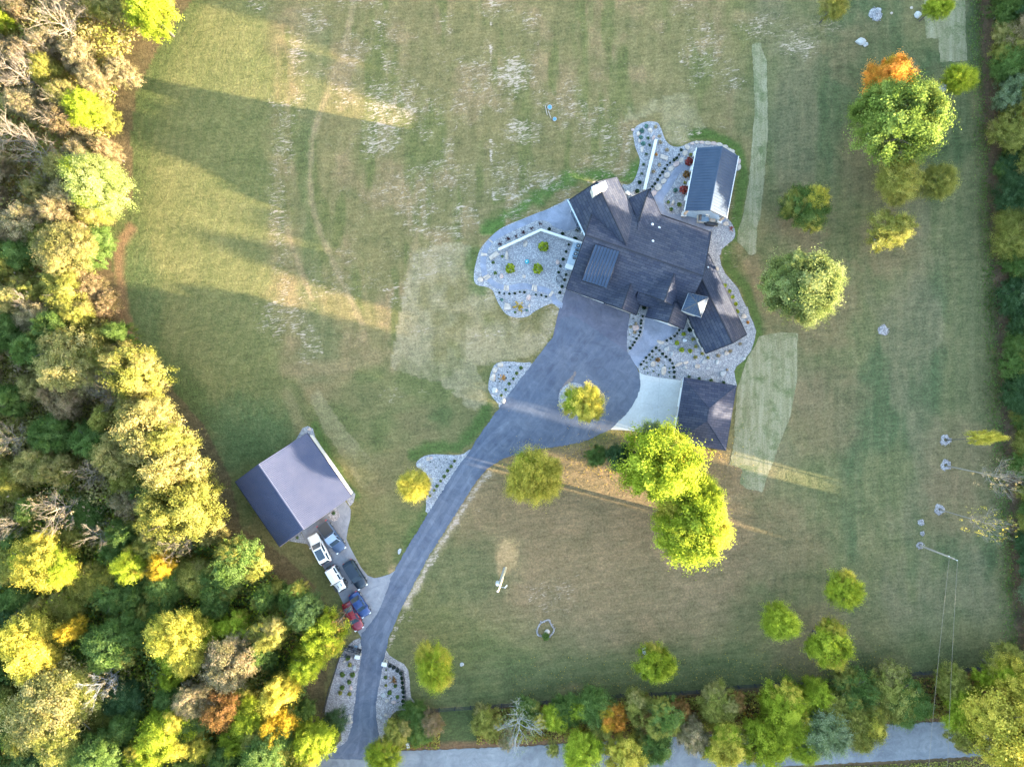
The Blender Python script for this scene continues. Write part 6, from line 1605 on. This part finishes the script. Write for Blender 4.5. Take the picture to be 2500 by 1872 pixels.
# ---------------------------------------------------------------- cars
def paint(name, c, rough=0.28): 
    m, nt, out = nodes(name); p = bsdf(nt, out, c, rough, 0.1, None, 0.4); p.inputs["Coat Weight"].default_value = 0.25; p.inputs["Coat Roughness"].default_value = 0.08; return m
CP = {'navy': paint("dark_blue_paint", (0.035, 0.055, 0.10)), 'slate': paint("slate_blue_paint", (0.16, 0.22, 0.32)), 'white': paint("white_car_paint", (0.52, 0.52, 0.52)), 'black': paint("black_car_paint", (0.006, 0.012, 0.022), .35), 'blue': paint("royal_blue_paint", (0.012, 0.032, 0.11)), 'red': paint("dark_red_paint", (0.13, 0.008, 0.018))}
KIND = {  # stations from rear (-.5) to front (.5): (t, half width factor, belt height); cabin base/roof limits, roof height
    'sedan': dict(st=[(-.5, .72, .62), (-.47, .88, .80), (-.38, .97, .92), (-.2, 1, .95), (.1, 1, .95), (.25, .99, .90), (.38, .95, .82), (.46, .86, .72), (.5, .66, .58)], base=(-.36, .22), roof=(-.20, .06), zr=1.44, rw=.70),
    'suv':   dict(st=[(-.5, .80, .80), (-.48, .92, .98), (-.38, .99, 1.05), (-.1, 1, 1.05), (.15, 1, 1.04), (.28, .98, 1.0), (.40, .95, .93), (.47, .86, .82), (.5, .68, .68)], base=(-.49, .22), roof=(-.40, .06), zr=1.70, rw=.76),
    'pickup': dict(st=[(-.5, .96, 1.02), (-.48, 1, 1.10), (-.3, 1, 1.12), (-.06, 1, 1.12), (.12, 1, 1.12), (.26, .99, 1.12), (.40, .96, 1.06), (.47, .90, .98), (.5, .76, .82)], base=(-.10, .24), roof=(-.07, .11), zr=1.85, rw=.80),
    'jeep':  dict(st=[(-.47, .80, .9), (-.45, .86, 1.05), (-.3, .86, 1.08), (0, .86, 1.08), (.16, .84, 1.08), (.30, .74, 1.08), (.42, .68, 1.06), (.46, .64, 1.0), (.48, .6, .8)], base=(-.45, .17), roof=(-.44, .10), zr=1.80, rw=.80)}
def car(p_rear, p_front, kind, body, roofm, label, W=1.86, glassroof=False):
    K = KIND[kind]; d = p_front - p_rear; L_ = d.length; mid = (p_front + p_rear) / 2; mid.z = .05
    e = empty("car" if kind != 'pickup' else "pickup_truck", mid, math.atan2(d.y, d.x), label, "car" if kind != 'pickup' else "pickup truck", "vehicles parked by the barn")
    hw = W / 2; m = MB(); rings = []
    for t, wf, zb in K['st']:
        x, w_ = t * L_, hw * wf
        rings.append([(x, -w_ * .94, .32), (x, -w_, .55), (x, -w_ * .97, zb - .10), (x, -w_ * .86, zb), (x, 0, zb + .035), (x, w_ * .86, zb), (x, w_ * .97, zb - .10), (x, w_, .55), (x, w_ * .94, .32)])
    vs = [v for rg in rings for v in rg]; fs = []; n = 9
    for i in range(len(rings) - 1):
        for k in range(n): fs.append((i * n + k, (i + 1) * n + k, (i + 1) * n + (k + 1) % n, i * n + (k + 1) % n))
    fs.append(tuple(range(n))); fs.append(tuple((len(rings) - 1) * n + k for k in range(n - 1, -1, -1)))
    m.add(vs, fs); b_ = m.build("body", CP[body], e, smooth=True)
    bx0, bx1 = K['base'][0] * L_, K['base'][1] * L_; rx0, rx1 = K['roof'][0] * L_, K['roof'][1] * L_
    wf_ = .86 if kind == 'jeep' else 1.0
    zb = np.interp(0, [s_[0] for s_ in K['st']], [s_[2] for s_ in K['st']]) - .02; bw, tw, zr = hw * .86 * wf_, hw * K['rw'] * wf_, K['zr']
    bl = [(bx0, -bw, zb), (bx1, -bw, zb), (bx1, bw, zb), (bx0, bw, zb)]; tl = [(rx0, -tw, zr), (rx1, -tw, zr), (rx1, tw, zr), (rx0, tw, zr)]
    m = MB(); xm = (rx0 + rx1) / 2
    m.add(bl + tl, [(0, 1, 5, 4), (1, 2, 6, 5), (2, 3, 7, 6), (3, 0, 4, 7)])
    m.add([(rx0 - .03, -tw * 1.02, zr), (xm, -tw * 1.04, zr + .01), (rx1 + .03, -tw * 1.02, zr), (rx1 + .03, tw * 1.02, zr), (xm, tw * 1.04, zr + .01), (rx0 - .03, tw * 1.02, zr), (rx0 + .1, 0, zr + .05), (xm, 0, zr + .07), (rx1 - .1, 0, zr + .05)],
          [(0, 1, 7, 6), (1, 2, 8, 7), (6, 7, 4, 5), (7, 8, 3, 4), (0, 6, 5), (2, 3, 8)])
    m.build("roof", CP[roofm], e, smooth=False)
    def pane(name, a, b, c_, d_, k=.88):
        q_ = [Vector(v) for v in (a, b, c_, d_)]; ce = sum(q_, Vector()) / 4; nn = (q_[1] - q_[0]).cross(q_[3] - q_[0]).normalized()
        if nn.dot(ce - Vector(((bx0 + bx1) / 2, 0, zb))) < 0: nn = -nn
        q_ = [ce + (v - ce) * k + nn * .012 for v in q_]; m = MB(); m.add(q_ + [v - nn * .02 for v in q_], [(0, 1, 2, 3), (7, 6, 5, 4), (0, 4, 5, 1), (1, 5, 6, 2), (2, 6, 7, 3), (3, 7, 4, 0)]); return m.build(name, M['glass'], e)
    pane("windshield", bl[1], bl[2], tl[2], tl[1]); pane("rear_window", bl[0], bl[3], tl[3], tl[0])
    for a, b in ((0, 1), (3, 2)):
        for k in range(2):
            f0, f1 = k * .5 + .02, k * .5 + .48
            A_, B_ = Vector(bl[a]), Vector(bl[b]); C_, D_ = Vector(tl[a]), Vector(tl[b])
            pane("side_window", A_.lerp(B_, f0), A_.lerp(B_, f1), C_.lerp(D_, f1), C_.lerp(D_, f0), .86)
    if glassroof:
        m = MB(); m.box(((rx0 + rx1) / 2 + .1, 0, zr + .075), ((rx1 - rx0) * .72, tw * 1.55, .02)); m.build("glass_roof", M['glass'], e)
    if kind == 'pickup':
        m = MB(); m.box((-.30 * L_, 0, 1.155), (.36 * L_, W * .84, .05)); m.build("bed_cover", M['plastic'], e)
    if kind == 'jeep':
        for sx in (-1, 1):
            for x in (-.30 * L_, .33 * L_):
                m = MB(); m.box((x, sx * hw * .93, .92), (.95, .30, .08)); m.build("fender", M['plastic'], e)
        for x, w_ in ((.47 * L_, 1.5), (-.46 * L_, 1.5)):
            m = MB(); m.box((x + (.1 if x > 0 else -.06), 0, .62), (.24, w_, .22)); m.build("bumper", M['plastic'], e)
        m = MB(); m.tube([(-.49 * L_, 0, 1.05), (-.545 * L_, 0, 1.05)], .38, 14); m.build("spare_wheel", M['tyre'], e)
        for y in (-.28, .28):
            m = MB(); m.box((.30 * L_, y, 1.125), (.38, .10, .02)); m.build("hood_vent", M['plastic'], e)
    for sx in (-1, 1):
        for x in (-.30 * L_, .31 * L_):
            m = MB(); m.tube([(x, sx * (hw - .22), .36), (x, sx * (hw + .015), .36)], .36, 16); w_ = m.build("wheel", M['tyre'], e)
            m = MB(); m.tube([(x, sx * (hw + .012), .36), (x, sx * (hw + .03), .36)], .23, 12); m.build("rim", M['rim'], w_)
        m = MB(); m.box((bx1 - .25, sx * (hw + .08), zb + .08), (.14, .22, .14)); m.build("mirror", CP[body], e)
        fx = K['st'][-2][0] * L_; fz = K['st'][-2][2]
        m = MB(); m.box((fx + .0, sx * hw * K['st'][-2][1] * .80, fz - .06), (.22, .30, .12), -sx * .3); m.build("headlight", M['lampclear'], e)
        m = MB(); m.box((K['st'][0][0] * L_ + .03, sx * hw * K['st'][0][1] * .86, K['st'][0][2] - .02), (.12, .26, .14)); m.build("taillight", M['lampred'], e)
    return e
g = lambda x, y, z=1.0: Vector(T7(x, y, z))
car(g(335, 192), g(592, 545), 'pickup', 'navy', 'slate', "slate blue pickup truck with a dark covered bed closest to the barn", 1.95)
car(g(398, 700), g(212, 345), 'suv', 'white', 'white', "white car with a dark glass roof left of the pickup", 1.86, True)
car(g(432, 748), g(604, 1035), 'jeep', 'white', 'white', "boxy white off road car with black fenders", 1.86)
car(g(655, 680), g(860, 1008), 'suv', 'black', 'black', "black car right of the boxy white one", 1.88)
car(g(722, 1085), g(905, 1368), 'sedan', 'blue', 'blue', "royal blue sedan parked above the red one", 1.80)
car(g(640, 1205), g(815, 1545), 'sedan', 'red', 'red', "dark red sedan half under the overhanging lime tree", 1.78)

# ---------------------------------------------------------------- undergrowth
def undergrowth(name, n, sampler, leaf, seed, size=.22, hmax=1.6, low=.03):
    rng = np.random.default_rng(seed)
    xy = sampler(rng, n)
    h = hmax * np.clip(fbm(xy[:, 0], xy[:, 1], 60, seed, 3) * 1.7 - .35, low, 1)
    z = h * rng.uniform(.35, 1.0, n) + .05
    c = np.stack([(xy[:, 0] - 1250) * S, (936 - xy[:, 1]) * S, z], 1)
    nr_ = rng.normal(size=(n, 3)) * .6 + np.array([0, 0, .9]); nr_ /= np.linalg.norm(nr_, axis=1, keepdims=True)
    v = np.clip(fbm(xy[:, 0], xy[:, 1], 35, seed + 5, 3) * 1.4 - .2 + rng.normal(size=n) * .15, 0, 1)
    me_ = leaf_mesh(name, c, nr_, size, v, rng); return tag(put_leaf(name, me_, LEAF[leaf]), kind='stuff')
def wood_s(rng, n):
    xy = np.stack([rng.uniform(-330, 860, n * 2), rng.uniform(-300, 2100, n * 2)], 1)
    ok = xy[:, 0] < np.interp(xy[:, 1], edge_y, np.array(edge_x) - 14) ; return xy[ok][:n]
def _n(f):
    def w(rng, n):
        a = f(rng, n); return a if len(a) >= n else np.concatenate([a, a[rng.integers(0, len(a), n - len(a))] + rng.normal(size=(n - len(a), 2)) * 3])
    return w
def wood_n(rng, n):
    a = wood_s(rng, n * 2); return a[a[:, 1] < 1230 + 120 * np.sin(a[:, 0] * .03)][:n]
def wood_l(rng, n):
    a = wood_s(rng, n * 2); return a[a[:, 1] > 1150 + 120 * np.sin(a[:, 0] * .03)][:n]
undergrowth("undergrowth", 75000, _n(wood_n), 'cream', 70, 0.24, 8.6, .5)
undergrowth("undergrowth", 65000, _n(wood_n), 'olive', 71, 0.24, 8.0, .45)
undergrowth("undergrowth", 40000, _n(wood_n), 'pale', 72, 0.22, 8.4, .45)
undergrowth("undergrowth", 65000, _n(wood_l), 'green', 67, 0.24, 7.2, .5)
undergrowth("undergrowth", 65000, _n(wood_l), 'olive', 68, 0.24, 7.6, .45)
undergrowth("undergrowth", 25000, _n(wood_l), 'lime', 69, 0.22, 7.6, .4)
def ditch_s(rng, n):
    y = rng.uniform(-300, 1720, n); return np.stack([np.interp(y, [0, 520, 1000, 1500, 1700], [2382, 2408, 2436, 2470, 2482]) + rng.normal(size=n) * 11 - 3, y], 1)
undergrowth("weeds", 5000, ditch_s, 'green', 74, .13, .4)
def east_s(rng, n):
    y = rng.uniform(-300, 1720, n); return np.stack([np.interp(y, [0, 520, 1000, 1500, 1700], [2425, 2445, 2475, 2508, 2520]) + np.abs(rng.normal(size=n)) * 70, y], 1)
undergrowth("undergrowth", 40000, east_s, 'green', 76, .26, 2.6)
def hedge_s(rng, n):
    x = rng.uniform(950, 2560, n); t = np.interp(x, [950, 1300, 1600, 1900, 2200, 2420, 2560], [1742, 1716, 1698, 1672, 1650, 1632, 1620]); b = np.interp(x, [950, 1290, 1650, 2145, 2560], [1832, 1812, 1790, 1760, 1738])
    y = t + 6 + (b - t - 12) * rng.random(n); ok = ~((x > 1075) & (x < 1165) & (y > 1726)); xy = np.stack([x, y], 1)
    return xy[ok]
undergrowth("undergrowth", 16000, _n(hedge_s), 'olive', 78, .18, 1.5)
undergrowth("undergrowth", 8000, _n(hedge_s), 'rust', 80, .18, .8)
def verge_s(rng, n):
    x = rng.uniform(700, 2600, n); b = np.interp(x, [700, 1290, 1921, 2422, 2600], [1940, 1908, 1872, 1846, 1838]); return np.stack([x, b + np.abs(rng.normal(size=n)) * 18 + 5], 1)
undergrowth("weeds", 5000, verge_s, 'olive', 82, .15, .4)
def litter_s(rng, n):
    x = rng.uniform(1250, 2150, n); return np.stack([x, np.interp(x, [1250, 2150], [1700, 1640]) - np.abs(rng.normal(size=n)) * 45, ], 1)
undergrowth("leaves", 900, litter_s, 'gold', 84, .07, .02)
def litter2_s(rng, n):
    return np.stack([1560 + rng.normal(size=n) * 110, 1110 + rng.normal(size=n) * 40], 1)
undergrowth("leaves", 1800, litter2_s, 'gold', 86, .07, .02)
